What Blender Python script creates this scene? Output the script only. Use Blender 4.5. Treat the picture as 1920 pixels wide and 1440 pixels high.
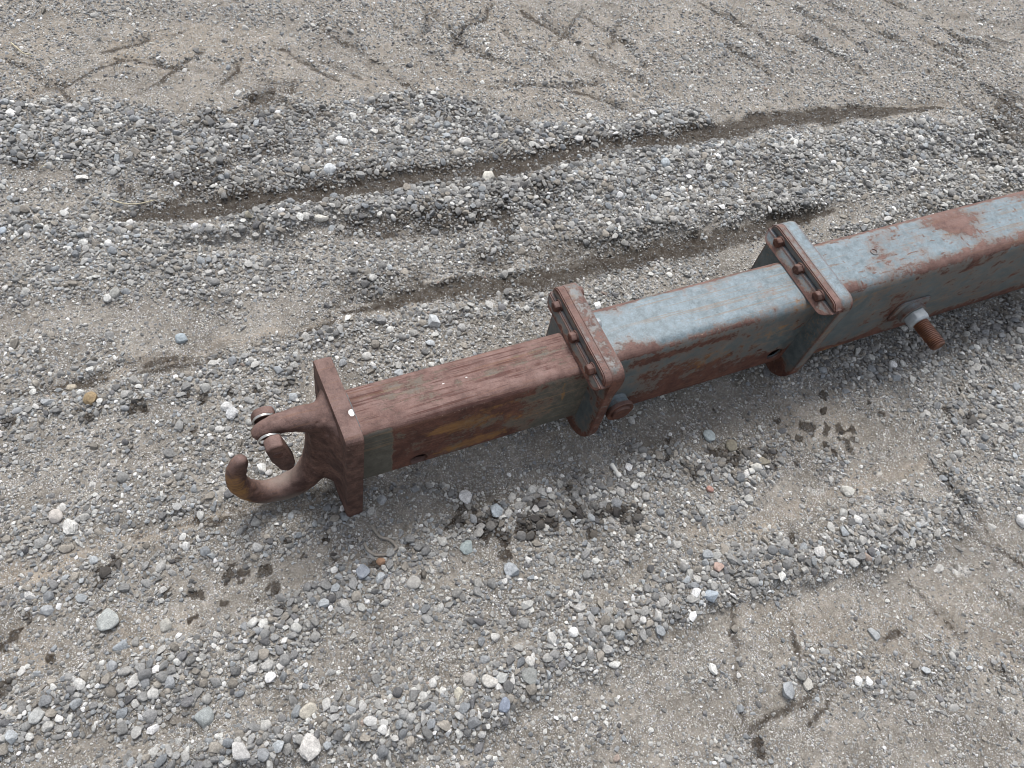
import bpy, bmesh, math, random
import numpy as np
from mathutils import Vector, Matrix, Euler

for o in list(bpy.data.objects):
    bpy.data.objects.remove(o)
scene = bpy.context.scene
COL = scene.collection

# ------------------------------------------------------------------ camera, light, exposure
cam_data = bpy.data.cameras.new('camera')
cam = bpy.data.objects.new('camera', cam_data)
COL.objects.link(cam)
cam_data.sensor_width = 36.0
cam_data.lens = 27.126
cam_data.clip_start = 0.02
cam_data.clip_end = 2000.0
right = Vector((0.9150, -0.3808, 0.1331))
down = Vector((-0.2608, -0.8102, -0.5250))
fwd = Vector((0.3077, 0.4457, -0.8407))
back = (-fwd).normalized()
right = (right - back * right.dot(back)).normalized()
up = back.cross(right)
cam.matrix_world = Matrix(((right.x, up.x, back.x, 0), (right.y, up.y, back.y, 0), (right.z, up.z, back.z, 1.5), (0, 0, 0, 1)))
scene.camera = cam

SUN_ELEV, SUN_AZ = math.radians(62), math.radians(18)     # azimuth clockwise from +Y
world = bpy.data.worlds.new('World')
scene.world = world
world.use_nodes = True
wn = world.node_tree
wn.nodes.clear()
sky_tex = wn.nodes.new('ShaderNodeTexSky')
sky_tex.sky_type = 'NISHITA'
sky_tex.sun_disc = False
sky_tex.sun_elevation = SUN_ELEV
sky_tex.sun_rotation = SUN_AZ
sky_tex.dust_density = 3.0
hs = wn.nodes.new('ShaderNodeHueSaturation')
hs.inputs['Saturation'].default_value = 0.32
bg = wn.nodes.new('ShaderNodeBackground')
bg.inputs['Strength'].default_value = 0.115
wo = wn.nodes.new('ShaderNodeOutputWorld')
wn.links.new(sky_tex.outputs['Color'], hs.inputs['Color'])
wn.links.new(hs.outputs['Color'], bg.inputs['Color'])
wn.links.new(bg.outputs['Background'], wo.inputs['Surface'])

sun_data = bpy.data.lights.new('sun', 'SUN')
sun_data.energy = 1.5
sun_data.angle = math.radians(24)
sun_data.color = (1.0, 0.965, 0.92)
sun = bpy.data.objects.new('sun', sun_data)
COL.objects.link(sun)
sdir = Vector((math.sin(SUN_AZ) * math.cos(SUN_ELEV), math.cos(SUN_AZ) * math.cos(SUN_ELEV), math.sin(SUN_ELEV)))
sun.rotation_euler = sdir.to_track_quat('Z', 'Y').to_euler()
sun.location = (0, 0, 10)

vs = scene.view_settings
vs.view_transform = 'Standard'
vs.look = 'None'
vs.exposure = 0.88
vs.gamma = 1.0
vs.use_curve_mapping = False

scene.cycles.filter_width = 1.0
rng = np.random.default_rng(7)
random.seed(7)

# ------------------------------------------------------------------ layout of the yard in metres: strokes of (x, y, half width)
GRAVEL = [
    (0.85, [(-0.493, 1.97, 0.105), (-0.238, 1.888, 0.105), (-0.051, 1.812, 0.105), (0.18, 1.723, 0.094), (0.351, 1.714, 0.133), (0.604, 1.734, 0.103), (0.791, 1.619, 0.102), (0.999, 1.511, 0.077), (1.221, 1.492, 0.067), (1.458, 1.509, 0.057)]),
    (0.8, [(-0.502, 1.821, 0.065), (-0.288, 1.787, 0.066), (-0.041, 1.644, 0.076), (0.08, 1.583, 0.065), (0.252, 1.559, 0.078), (0.416, 1.527, 0.057), (0.545, 1.557, 0.094), (0.689, 1.521, 0.084)]),
    (1, [(-0.079, 1.426, 0.027), (0.032, 1.416, 0.036), (0.159, 1.403, 0.04), (0.337, 1.407, 0.042), (0.546, 1.381, 0.054), (0.843, 1.348, 0.081), (1.093, 1.345, 0.093), (1.357, 1.334, 0.078), (1.624, 1.297, 0.083), (1.917, 1.273, 0.088), (2.231, 1.247, 0.082), (2.388, 1.157, 0.08)]),
    (0.8, [(0.797, 1.243, 0.087), (1.03, 1.22, 0.114), (1.277, 1.195, 0.096), (1.565, 1.208, 0.105), (1.834, 1.161, 0.097), (2.135, 1.132, 0.104), (2.556, 1.051, 0.097)]),
    (1, [(0.913, 1.148, 0.047), (1.07, 1.133, 0.044), (1.233, 1.119, 0.042), (1.409, 1.113, 0.043), (1.59, 1.1, 0.038)]),
    (1, [(1.644, 0.985, 0.024), (1.912, 0.992, 0.032), (2.251, 1.005, 0.035), (2.506, 1.0, 0.044)]),
    (0.8, [(-0.518, 1.552, 0.057), (-0.382, 1.566, 0.059), (-0.311, 1.476, 0.057), (-0.176, 1.43, 0.057), (-0.091, 1.362, 0.047), (0.046, 1.306, 0.047)]),
    (0.55, [(-0.524, 1.438, 0.089), (-0.267, 1.363, 0.081), (-0.022, 1.274, 0.082), (0.222, 1.238, 0.075), (0.491, 1.223, 0.07), (0.703, 1.201, 0.073)]),
    (0.7, [(-0.073, 1.024, 0.035), (0.048, 1.046, 0.033), (0.171, 1.051, 0.03), (0.361, 1.044, 0.032), (0.489, 1.025, 0.029), (0.695, 1.007, 0.028)]),
    (0.65, [(-0.547, 1.055, 0.036), (-0.342, 1.024, 0.032), (-0.208, 1.008, 0.033), (-0.058, 0.988, 0.034), (0.101, 0.969, 0.035)]),
    (0.5, [(-0.217, 0.828, 0.054), (-0.079, 0.886, 0.058), (0.087, 0.915, 0.046)]),
    (0.8, [(-0.08, 0.589, 0.015), (0.004, 0.593, 0.02), (0.168, 0.632, 0.021), (0.282, 0.625, 0.019), (0.33, 0.595, 0.022)]),
    (0.9, [(-0.585, 0.407, 0.047), (-0.491, 0.404, 0.048), (-0.415, 0.419, 0.064), (-0.262, 0.401, 0.056), (-0.081, 0.416, 0.065), (0.096, 0.468, 0.071), (0.187, 0.48, 0.052), (0.3, 0.511, 0.054), (0.417, 0.507, 0.054), (0.589, 0.472, 0.07), (0.725, 0.478, 0.058), (0.861, 0.473, 0.046), (1.01, 0.407, 0.034)]),
    (1, [(-0.392, 0.278, 0.036), (-0.258, 0.276, 0.033), (-0.157, 0.253, 0.043), (-0.016, 0.225, 0.063), (0.134, 0.204, 0.066), (0.284, 0.185, 0.061), (0.455, 0.191, 0.056), (0.619, 0.206, 0.066), (0.757, 0.225, 0.064), (0.921, 0.226, 0.061), (1.078, 0.182, 0.056), (1.253, 0.172, 0.06)]),
    (0.55, [(0.082, 0.354, 0.055), (0.295, 0.35, 0.07), (0.476, 0.363, 0.063), (0.602, 0.366, 0.053), (0.78, 0.379, 0.056)]),
    (0.7, [(1.276, 0.545, 0.072), (1.56, 0.554, 0.1), (1.819, 0.527, 0.129), (1.99, 0.474, 0.133)]),
    (0.6, [(1.513, 0.388, 0.091), (1.746, 0.343, 0.116), (1.853, 0.275, 0.117)]),
    (0.6, [(1.431, 0.191, 0.065), (1.605, 0.174, 0.068), (1.244, 0.161, 0.059)]),
    (0.85, [(0.794, -0.007, 0.014), (0.842, 0.006, 0.016)]),
    (0.6, [(0.922, -0.068, 0.029), (1.055, -0.109, 0.042), (1.178, -0.118, 0.031)]),
    (0.45, [(0.315, 0.056, 0.059), (0.452, 0.069, 0.042)]),
    (0.35, [(0.582, -0.031, 0.051), (0.68, 0.073, 0.046)]),
    (0.4, [(-0.066, 0.181, 0.009), (0.183, 0.063, 0.037)]),
    (0.32, [(0.516, 2.198, 0.122), (0.876, 2.072, 0.094), (1.035, 1.875, 0.12)]),
    (0.3, [(1.6, 1.755, 0.195), (2.164, 1.605, 0.211), (2.69, 1.492, 0.231)]),
    (0.3, [(-0.458, 2.336, 0.055), (-0.344, 2.416, 0.058), (0.038, 2.344, 0.06), (0.556, 2.218, 0.062)])]
BARE = [
    (0.9, [(-0.186, 1.527, 0.018), (-0.039, 1.513, 0.024), (0.127, 1.493, 0.029), (0.344, 1.48, 0.034), (0.576, 1.468, 0.034), (0.889, 1.453, 0.036), (1.06, 1.455, 0.037), (1.381, 1.441, 0.035), (1.72, 1.444, 0.03), (2.017, 1.408, 0.026), (2.348, 1.358, 0.022)]),
    (0.8, [(0.237, 1.106, 0.013), (0.393, 1.101, 0.02), (0.581, 1.08, 0.026), (0.764, 1.062, 0.027), (0.948, 1.055, 0.027), (1.161, 1.052, 0.026), (1.367, 1.045, 0.023), (1.521, 1.055, 0.022), (1.676, 1.056, 0.019)]),
    (0.75, [(-0.386, 1.093, 0.01), (-0.228, 1.085, 0.012), (-0.084, 1.084, 0.012), (0.059, 1.092, 0.012), (0.23, 1.084, 0.011)]),
    (0.8, [(-0.568, 0.706, 0.027), (-0.382, 0.698, 0.022), (-0.238, 0.703, 0.018), (-0.091, 0.68, 0.014), (0.065, 0.662, 0.01)]),
    (0.8, [(-0.574, 0.603, 0.059), (-0.401, 0.537, 0.054), (-0.269, 0.518, 0.046), (-0.151, 0.537, 0.042), (-0.013, 0.53, 0.038)]),
    (0.85, [(1.109, 0.536, 0.047), (1.174, 0.492, 0.078), (1.261, 0.455, 0.087), (1.335, 0.4, 0.048)]),
    (0.9, [(0.763, 0.327, 0.013), (0.904, 0.309, 0.016), (1.043, 0.3, 0.016), (1.221, 0.293, 0.017), (1.399, 0.292, 0.012)]),
    (0.8, [(0.67, 0.12, 0.054), (0.893, 0.081, 0.069), (1.143, 0.035, 0.086), (1.493, -0.083, 0.107)]),
    (0.85, [(0.481, 0.058, 0.038), (0.699, -0.017, 0.055), (0.86, -0.151, 0.049), (1.272, -0.304, 0.076)]),
    (0.85, [(1.291, 0.067, 0.04), (1.468, 0.082, 0.043)]),
    (0.75, [(0.239, 0.639, 0.013), (0.405, 0.631, 0.024), (0.53, 0.627, 0.03), (0.639, 0.604, 0.028)]),
    (0.6, [(0.622, 0.568, 0.014), (0.788, 0.598, 0.044), (0.939, 0.608, 0.046), (1.116, 0.597, 0.032)]),
    (0.7, [(-0.482, 1.758, 0.019), (-0.366, 1.738, 0.027), (-0.296, 1.71, 0.02)]),
    (0.6, [(-0.331, 1.607, 0.037), (-0.269, 1.627, 0.028)]),
    (0.6, [(-0.511, 1.309, 0.061), (-0.313, 1.264, 0.047), (-0.149, 1.231, 0.032)]),
    (0.5, [(-0.539, 0.879, 0.036), (-0.363, 0.854, 0.037), (-0.209, 0.877, 0.026)]),
    (0.5, [(-0.23, 0.577, 0.021), (-0.182, 0.581, 0.016)]),
    (0.45, [(0.353, 0.351, 0.017), (0.473, 0.329, 0.023), (0.531, 0.274, 0.017)]),
    (0.5, [(0.315, 0.399, 0.017), (0.383, 0.397, 0.014)])]
DAMP_AND_SHADE = [
    (0.95, [(-0.186, 1.527, 0.009), (-0.039, 1.513, 0.039), (0.127, 1.493, 0.047), (0.344, 1.48, 0.052), (0.576, 1.468, 0.051), (0.889, 1.453, 0.055), (1.06, 1.455, 0.057), (1.381, 1.441, 0.053), (1.717, 1.44, 0.043), (2.014, 1.403, 0.035), (2.344, 1.353, 0.01)]),
    (0.9, [(0.237, 1.106, 0.006), (0.393, 1.101, 0.026), (0.581, 1.08, 0.037), (0.764, 1.062, 0.038), (0.948, 1.055, 0.04), (1.161, 1.052, 0.039), (1.367, 1.045, 0.033), (1.521, 1.055, 0.035), (1.676, 1.056, 0.009)]),
    (1, [(0.735, 1.356, 0.029), (0.724, 1.272, 0.048), (0.71, 1.218, 0.04)]),
    (0.8, [(0.317, 1.337, 0.032), (0.412, 1.329, 0.046), (0.524, 1.318, 0.054), (0.64, 1.309, 0.048)]),
    (0.5, [(0.619, 1.177, 0.045), (0.76, 1.156, 0.033)]),
    (0.85, [(-0.096, 1.62, 0.034), (-0.044, 1.625, 0.048), (-0.015, 1.569, 0.034)]),
    (0.7, [(0.111, 1.666, 0.043), (0.157, 1.686, 0.037)]),
    (0.6, [(0.191, 1.775, 0.046), (0.252, 1.727, 0.038)]),
    (0.7, [(0.031, 1.538, 0.027), (0.247, 1.54, 0.035), (0.401, 1.479, 0.035)]),
    (0.6, [(0.218, 1.893, 0.033), (0.272, 1.869, 0.033)]),
    (0.5, [(0.568, 1.975, 0.018), (0.599, 1.917, 0.018)]),
    (0.5, [(1.875, 1.333, 0.029), (1.937, 1.3, 0.024)]),
    (0.6, [(-0.432, 1.803, 0.028), (-0.386, 1.782, 0.028)]),
    (0.6, [(1.481, 1.108, 0.031), (1.584, 1.091, 0.024)]),
    (0.6, [(2.621, 1.331, 0.115), (2.536, 1.159, 0.107)]),
    (0.45, [(1.583, 0.582, 0.065), (1.992, 0.605, 0.075)])]  # shade on the ground beside the outer tube, painted as dark soil
TAN = [
    (0.8, [(-0.065, 2.158, 0.1), (0.186, 2.157, 0.104), (0.305, 2.006, 0.075)]),
    (0.9, [(0.147, 2.269, 0.038), (0.286, 2.189, 0.054)]),
    (0.7, [(-0.336, 2.053, 0.034), (-0.287, 2.03, 0.023)]),
    (0.6, [(0.811, 2.141, 0.117), (1.135, 2.02, 0.119), (1.55, 1.85, 0.183)]),
    (0.9, [(0.957, 1.775, 0.021), (1.072, 1.711, 0.031), (1.194, 1.696, 0.027)]),
    (0.9, [(1.309, 1.736, 0.017), (1.338, 1.625, 0.027)]),
    (0.45, [(2.09, 1.831, 0.206), (2.858, 1.678, 0.234)]),
    (0.9, [(-0.386, 1.093, 0.01), (-0.228, 1.085, 0.012), (-0.084, 1.084, 0.012), (0.059, 1.092, 0.012), (0.23, 1.084, 0.011)]),
    (0.9, [(-0.568, 0.706, 0.023), (-0.382, 0.698, 0.018), (-0.238, 0.703, 0.014), (-0.091, 0.68, 0.011), (0.065, 0.662, 0.009)]),
    (0.8, [(0.763, 0.327, 0.013), (0.904, 0.309, 0.016), (1.043, 0.3, 0.016), (1.221, 0.293, 0.017), (1.399, 0.292, 0.012)]),
    (0.5, [(0.211, 1.106, 0.016), (0.388, 1.086, 0.02), (0.573, 1.061, 0.017)]),
    (0.7, [(1.131, 0.498, 0.062), (1.261, 0.455, 0.063)]),
    (0.4, [(0.819, 0.132, 0.057), (0.982, 0.013, 0.068), (1.276, -0.075, 0.098)]),
    (0.5, [(-0.56, 0.549, 0.038), (-0.478, 0.537, 0.039)]),
    (0.4, [(-0.306, 0.511, 0.03), (-0.227, 0.492, 0.02)]),
    (0.7, [(1.256, -0.114, 0.024), (1.286, -0.148, 0.024)]),
    (0.6, [(0.523, 0.609, 0.019), (0.613, 0.634, 0.014)]),
    (0.3, [(-0.32, 1.716, 0.039)]),
    (0.5, [(1.056, 1.015, 0.019), (1.024, 0.986, 0.015)]),
    (0.6, [(0.992, 0.986, 0.011)])]
PALE = [
    (0.9, [(1.303, 0.043, 0.011), (1.354, 0.038, 0.011)]),
    (0.9, [(1.056, 0.059, 0.005), (1.067, 0.051, 0.005)]),
    (0.6, [(1.09, 0.042, 0.005), (1.127, 0.034, 0.005)]),
    (0.8, [(1.088, 0.322, 0.007), (1.14, 0.309, 0.007)]),
    (0.8, [(1.267, 0.312, 0.009), (1.278, 0.304, 0.009)]),
    (0.5, [(1.239, 0.244, 0.009), (1.16, 0.212, 0.007)]),
    (0.5, [(-0.535, 0.448, 0.018), (-0.499, 0.488, 0.015)]),
    (0.9, [(1.177, 0.548, 0.008), (1.184, 0.535, 0.006)]),
    (0.6, [(-0.131, 0.736, 0.007), (-0.084, 0.712, 0.007)])]
DRIPS = [(-0.500,0.580,0.012), (-0.521,0.568,0.013), (-0.525,0.498,0.015), (-0.477,0.601,0.009), (-0.348,0.638,0.011), (-0.327,0.654,0.013), (-0.355,0.653,0.009), (-0.221,0.628,0.007), (-0.134,0.574,0.009), (-0.072,0.552,0.013), (-0.063,0.510,0.012), (-0.022,0.596,0.008), (0.050,0.567,0.009), (0.056,0.531,0.008), (-0.193,0.547,0.011), (-0.216,0.503,0.009), (-0.157,0.509,0.009), (0.353,0.498,0.014), (0.355,0.473,0.014), (0.378,0.471,0.012), (0.446,0.474,0.014), (0.469,0.457,0.012), (0.494,0.444,0.014), (0.559,0.434,0.010), (0.598,0.424,0.012), (0.646,0.403,0.009), (0.329,0.544,0.012), (0.304,0.522,0.010), (0.805,0.499,0.010), (0.830,0.469,0.010), (0.905,0.486,0.010), (0.934,0.462,0.013), (0.963,0.449,0.013), (0.988,0.443,0.009), (1.018,0.419,0.013), (1.041,0.432,0.011), (1.118,0.503,0.009), (1.165,0.467,0.013), (1.183,0.459,0.010), (1.238,0.491,0.009), (1.254,0.435,0.010), (1.258,0.423,0.009), (1.243,0.398,0.010), (1.237,0.373,0.009), (1.381,0.434,0.008), (1.188,0.409,0.008), (1.095,0.394,0.007), (1.199,0.363,0.006), (1.583,0.345,0.017), (1.546,0.385,0.012), (0.683,-0.081,0.014), (0.682,-0.092,0.011), (-0.468,1.019,0.010), (-0.474,1.024,0.008), (-0.332,0.983,0.009), (-0.344,1.007,0.008), (-0.415,1.051,0.006), (-0.224,0.975,0.014), (-0.244,0.979,0.012), (-0.107,0.961,0.014), (-0.137,0.981,0.008), (-0.053,0.954,0.008), (0.071,0.946,0.011), (0.002,0.950,0.008), (-0.137,0.892,0.008), (0.205,0.436,0.009), (0.123,0.486,0.007), (0.198,0.500,0.008), (0.062,0.497,0.006), (0.828,0.541,0.009), (0.981,0.578,0.007), (-0.447,0.515,0.007), (0.379,0.504,0.013), (0.542,0.450,0.013), (0.375,0.419,0.013), (0.495,0.473,0.009), (0.391,0.447,0.013), (0.586,0.447,0.007), (0.439,0.468,0.013), (0.546,0.461,0.013), (0.466,0.497,0.009), (0.643,0.416,0.009), (0.399,0.530,0.011), (0.481,0.496,0.013), (0.551,0.469,0.007), (0.655,0.422,0.009), (0.549,0.424,0.007), (0.563,0.401,0.011), (0.428,0.462,0.013), (0.347,0.528,0.009), (0.292,0.510,0.007), (0.316,0.519,0.011), (0.525,0.465,0.009), (0.682,0.404,0.007), (0.683,0.416,0.011), (0.383,0.480,0.011), (0.442,0.441,0.013), (0.456,0.482,0.007), (0.559,0.457,0.013), (0.559,0.505,0.013), (0.662,0.424,0.007), (0.619,0.432,0.013), (0.535,0.460,0.011), (0.480,0.490,0.011), (0.589,0.437,0.007), (0.662,0.392,0.011), (0.942,0.442,0.009), (0.971,0.463,0.009), (1.034,0.396,0.011), (0.913,0.479,0.011), (0.929,0.416,0.006), (0.851,0.455,0.011), (0.919,0.476,0.009), (1.054,0.431,0.007), (0.766,0.498,0.006), (1.039,0.403,0.007), (1.006,0.454,0.007), (0.935,0.466,0.007), (0.842,0.447,0.011), (0.944,0.437,0.011), (1.271,0.394,0.010), (1.234,0.411,0.008), (1.114,0.462,0.008), (1.143,0.446,0.008), (1.212,0.438,0.010), (1.282,0.422,0.010), (1.193,0.385,0.010), (1.268,0.527,0.011), (1.172,0.432,0.006), (1.370,0.473,0.006), (1.224,0.449,0.010), (1.169,0.459,0.008), (-0.166,0.567,0.005), (-0.103,0.512,0.005), (-0.275,0.611,0.005), (-0.204,0.554,0.010), (-0.128,0.563,0.006), (-0.105,0.498,0.005), (-0.053,0.464,0.006), (-0.140,0.559,0.010), (-0.052,0.514,0.008), (-0.255,0.629,0.005), (-0.362,0.625,0.004), (0.005,0.556,0.005), (-0.115,0.536,0.005), (-0.112,0.557,0.010), (-0.197,0.546,0.008), (-0.246,0.570,0.008)]
GROOVES = [
    [(0.853, 2.09), (0.881, 1.988), (0.94, 1.922)],
    [(0.723, 2.053), (0.75, 1.967), (0.777, 1.909)],
    [(1.079, 1.967), (1.12, 1.87)],
    [(1.229, 2.002), (1.29, 1.802), (1.393, 1.699)],
    [(1.18, 2.049), (1.203, 2.001)],
    [(1.36, 2.026), (1.412, 1.887), (1.423, 1.757)],
    [(0.521, 2.096), (0.563, 2.014), (0.609, 1.933)],
    [(0.581, 1.98), (0.637, 1.866)],
    [(0.985, 2.116), (0.905, 2.038)],
    [(1.312, 2.053), (1.238, 1.991)],
    [(1.472, 2.034), (1.407, 1.958)],
    [(0.82, 2.167), (0.776, 2.091)],
    [(1.84, 1.979), (1.932, 1.802)],
    [(1.9, 1.868), (1.933, 1.792)],
    [(2.145, 1.947), (2.237, 1.77)],
    [(2.309, 1.926), (2.402, 1.737), (2.452, 1.634)],
    [(2.586, 1.897), (2.662, 1.773), (2.695, 1.646), (2.77, 1.59)],
    [(2.862, 1.744), (2.987, 1.676)],
    [(2.819, 1.644), (2.898, 1.563)],
    [(1.758, 1.807), (1.798, 1.721)],
    [(2.073, 1.773), (2.147, 1.647)],
    [(2.553, 1.685), (2.605, 1.602)],
    [(2.446, 1.437), (2.476, 1.262), (2.556, 1.051)],
    [(2.575, 1.508), (2.626, 1.246)],
    [(2.358, 1.177), (2.476, 1.122)],
    [(-0.322, 2.111), (-0.281, 2.047)],
    [(-0.281, 2.047), (-0.19, 2.089)],
    [(-0.015, 2.027), (0.05, 2.073)],
    [(-0.031, 2.102), (0.048, 2.061)],
    [(0.151, 1.991), (0.209, 2.051)],
    [(0.189, 1.872), (0.263, 1.894), (0.295, 1.841)],
    [(-0.06, 2.194), (0.001, 2.207)],
    [(0.437, 2.028), (0.484, 1.967)],
    [(0.362, 2.044), (0.409, 1.983)],
    [(0.942, 0.173), (0.896, 0.091)],
    [(0.763, 0.126), (0.723, 0.046)],
    [(1.191, -0.011), (1.223, -0.095), (1.25, -0.182), (1.307, -0.223)],
    [(1.343, -0.024), (1.396, -0.132)],
    [(1.351, 0.15), (1.403, 0.078)],
    [(1.015, -0.03), (1.045, -0.07)],
    [(1.418, 0.248), (1.432, 0.104)],
    [(1.006, -0.029), (0.878, -0.056)],
    [(0.836, -0.04), (0.743, -0.045)],
    [(0.924, 1.782), (1.074, 1.754), (1.196, 1.74)],
    [(1.183, 1.673), (1.233, 1.624)],
    [(0.72, 1.03), (1.103, 1.039)],
    [(0.318, 1.115), (0.514, 1.091)],
    [(-0.366, 1.083), (-0.144, 1.062), (0.128, 1.075)],
    [(-0.355, 1.093), (-0.141, 1.082)],
    [(-0.19, 0.692), (0.025, 0.676)],
    [(-0.235, 0.719), (-0.013, 0.695)]]
STONES = [
    (-0.350, 0.551, 0.037, (.42,.44,.43), 'flat', 'flat five-sided grey stone alone on bare dirt at lower left'),
    (-0.259, 0.510, 0.021, (.50,.49,.45), 'round', 'pale dusty stone half sunk in dirt, right of the lone five-sided grey stone'),
    (-0.337, 0.500, 0.020, (.38,.41,.44), 'flat', 'faint bluish flat stone sunk in dirt just below the lone five-sided grey stone'),
    (-0.389, 0.755, 0.030, (.72,.71,.68), 'rough', 'rough chalk-white stone, lower of two bright stones beside the sandy streak'),
    (-0.410, 0.786, 0.025, (.62,.58,.54), 'round', 'pale pinkish stone just above the rough chalk-white stone left of the sandy streak'),
    (-0.225, 0.331, 0.031, (.44,.47,.47), 'angular', 'pointed grey-green angular stone, largest stone in the gravel at lower left'),
    (-0.476, 0.429, 0.024, (.50,.51,.50), 'flat', 'flat pale grey rounded stone at the left edge of the lower left gravel band'),
    (-0.307, 0.364, 0.023, (.36,.36,.36), 'angular', 'blocky grey stone just left of the pointed grey-green angular stone'),
    (-0.071, 0.215, 0.037, (.68,.66,.63), 'rough', 'big pitted off-white stone, largest stone along the bottom of the gravel'),
    (-0.180, 0.250, 0.029, (.60,.59,.58), 'angular', 'pale triangular stone to the left of the big pitted off-white stone'),
    (-0.060, 0.273, 0.026, (.62,.58,.50), 'round', 'cream rounded stone just above the big pitted off-white stone'),
    (0.328, 0.186, 0.032, (.30,.31,.30), 'flat', 'flat dark grey slab with a pointed end in the thick gravel band'),
    (0.253, 0.203, 0.025, (.66,.64,.60), 'round', 'cream white wedge stone left of the flat dark grey slab'),
    (0.277, 0.201, 0.021, (.52,.53,.52), 'angular', 'long pale grey stone between the cream wedge and the dark slab'),
    (0.221, 0.220, 0.025, (.46,.44,.41), 'round', 'warm grey rounded stone, leftmost of the row leading to the dark slab'),
    (0.265, 0.156, 0.022, (.30,.34,.42), 'round', 'blue-grey rounded stone below the cream wedge stone'),
    (0.193, 0.203, 0.021, (.68,.65,.55), 'angular', 'upright creamy yellow stone below the warm grey stone of the row'),
    (0.338, 0.208, 0.019, (.66,.65,.62), 'round', 'white rounded stone directly above the flat dark grey slab'),
    (0.374, 0.383, 0.031, (.42,.45,.48), 'angular', 'blue-grey square-cornered stone on a dirt patch in the middle of the lower gravel'),
    (0.311, 0.462, 0.027, (.40,.46,.46), 'flat', 'blue-green flat slab under the dark oil-stained gravel'),
    (0.101, 0.484, 0.027, (.34,.37,.42), 'flat', 'bluish speckled oblong stone below the orange-brown pebble'),
    (0.186, 0.429, 0.026, (.42,.41,.39), 'flat', 'flat tan-grey stone just below the oil-blackened pebbles'),
    (0.139, 0.490, 0.016, (.42,.26,.17), 'round', 'orange-brown pebble touching the bent grey wire'),
    (0.346, 0.563, 0.029, (.74,.74,.74), 'rough', 'bright white angular stone in front of the inner boom tube'),
    (0.395, 0.511, 0.027, (.44,.49,.53), 'angular', 'blue-grey long stone standing among the gravel right of the bright white angular stone'),
    (-0.119, 1.133, 0.025, (.40,.46,.50), 'round', 'smooth blue-grey stone alone in the gravel to the left of the end plate'),
    (-0.233, 1.296, 0.023, (.40,.40,.38), 'round', 'grey-brown cobble above and left of the smooth blue-grey stone'),
    (-0.250, 1.285, 0.019, (.64,.64,.62), 'round', 'white pebble touching the lower left of the grey-brown cobble'),
    (0.431, 1.009, 0.031, (.60,.63,.65), 'angular', 'pale blue chunky stone behind the inner boom tube'),
    (-0.056, 0.903, 0.026, (.62,.63,.64), 'rough', 'white rugged stone just left of the hook latch'),
    (-0.063, 0.924, 0.023, (.70,.70,.69), 'rough', 'pointed white stone immediately above the white rugged stone beside the latch'),
    (0.736, 1.420, 0.037, (.66,.64,.58), 'rough', 'jagged cream lump standing on the gravel ridge, top centre'),
    (0.729, 1.576, 0.033, (.70,.69,.66), 'round', 'smooth white cobble in the upper gravel band'),
    (0.693, 1.537, 0.030, (.48,.46,.42), 'round', 'grey-beige cobble just below the smooth white cobble'),
    (0.335, 1.556, 0.031, (.66,.69,.71), 'round', 'long white egg-shaped stone above the dark damp rut'),
    (0.264, 1.389, 0.030, (.68,.66,.60), 'flat', 'long cream stone lying flat below the dark damp rut'),
    (0.099, 1.427, 0.024, (.56,.52,.42), 'tall', 'beige splinter of stone standing upright beside the dark damp rut'),
    (-0.254, 1.684, 0.024, (.70,.69,.66), 'angular', 'white block on the bare patch at upper left'),
    (-0.443, 1.548, 0.020, (.54,.60,.66), 'round', 'pale blue smooth pebble cut by the left edge of the view'),
    (1.248, 1.332, 0.026, (.50,.55,.58), 'round', 'pale blue round stone on the crest of the gravel ridge'),
    (1.117, 1.137, 0.023, (.46,.46,.44), 'round', 'grey round cobble at the edge of the second rut'),
    (1.163, 1.130, 0.022, (.44,.43,.41), 'round', 'grey round cobble right beside another at the rut edge, nearer the boom'),
    (1.169, 0.292, 0.028, (.62,.61,.57), 'rough', 'pale pentagon stone on the dirt streak at right'),
    (1.006, 0.194, 0.025, (.74,.73,.71), 'rough', 'bright white lumpy stone at the top of the right gravel band'),
    (0.729, 0.195, 0.025, (.46,.52,.58), 'angular', 'pale blue angular stone at the lower edge of the gravel, right of centre'),
    (1.030, 0.007, 0.021, (.44,.46,.47), 'flat', 'blue-grey flat stone alone on the tread-marked dirt at right'),
    (0.792, -0.017, 0.029, (.40,.42,.44), 'angular', 'blue-grey split slab, lowest of the small cluster on the dirt at lower right'),
    (0.830, -0.006, 0.018, (.26,.26,.25), 'angular', 'dark grey stone topmost of the small cluster on the dirt at lower right'),
    (0.837, -0.024, 0.020, (.60,.58,.53), 'angular', 'cream stone, rightmost of the small cluster on the dirt at lower right'),
    (-0.318, 1.028, 0.026, (.36,.27,.16), 'angular', 'yellow-brown stone in the gravel at the left, far from the hook'),
    (-0.352, 1.074, 0.016, (.62,.55,.44), 'round', 'cream-yellow pebble above and left of the yellow-brown stone'),
    (0.964, 0.481, 0.027, (.26,.24,.19), 'round', 'olive-brown oblong stone among oil stains in front of the middle tube'),
    (1.013, 0.421, 0.022, (.34,.31,.25), 'angular', 'tan block beside the oil stains, right of the olive-brown oblong stone'),
    (0.930, 0.522, 0.027, (.46,.52,.53), 'round', 'pale blue-green oval pebble in front of the middle tube'),
    (0.862, 0.404, 0.015, (.55,.33,.28), 'round', 'salmon pink pebble below the oil-stained gravel'),
    (0.775, 0.239, 0.021, (.50,.37,.32), 'flat', 'long pink-grey stone in the lower right gravel'),
    (0.987, 0.412, 0.023, (.68,.67,.63), 'angular', 'tall cream-white stone just below the tan block'),
    (1.534, 0.087, 0.031, (.80,.80,.79), 'round', 'smooth white rounded stone cut by the right edge of the view'),
]

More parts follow.
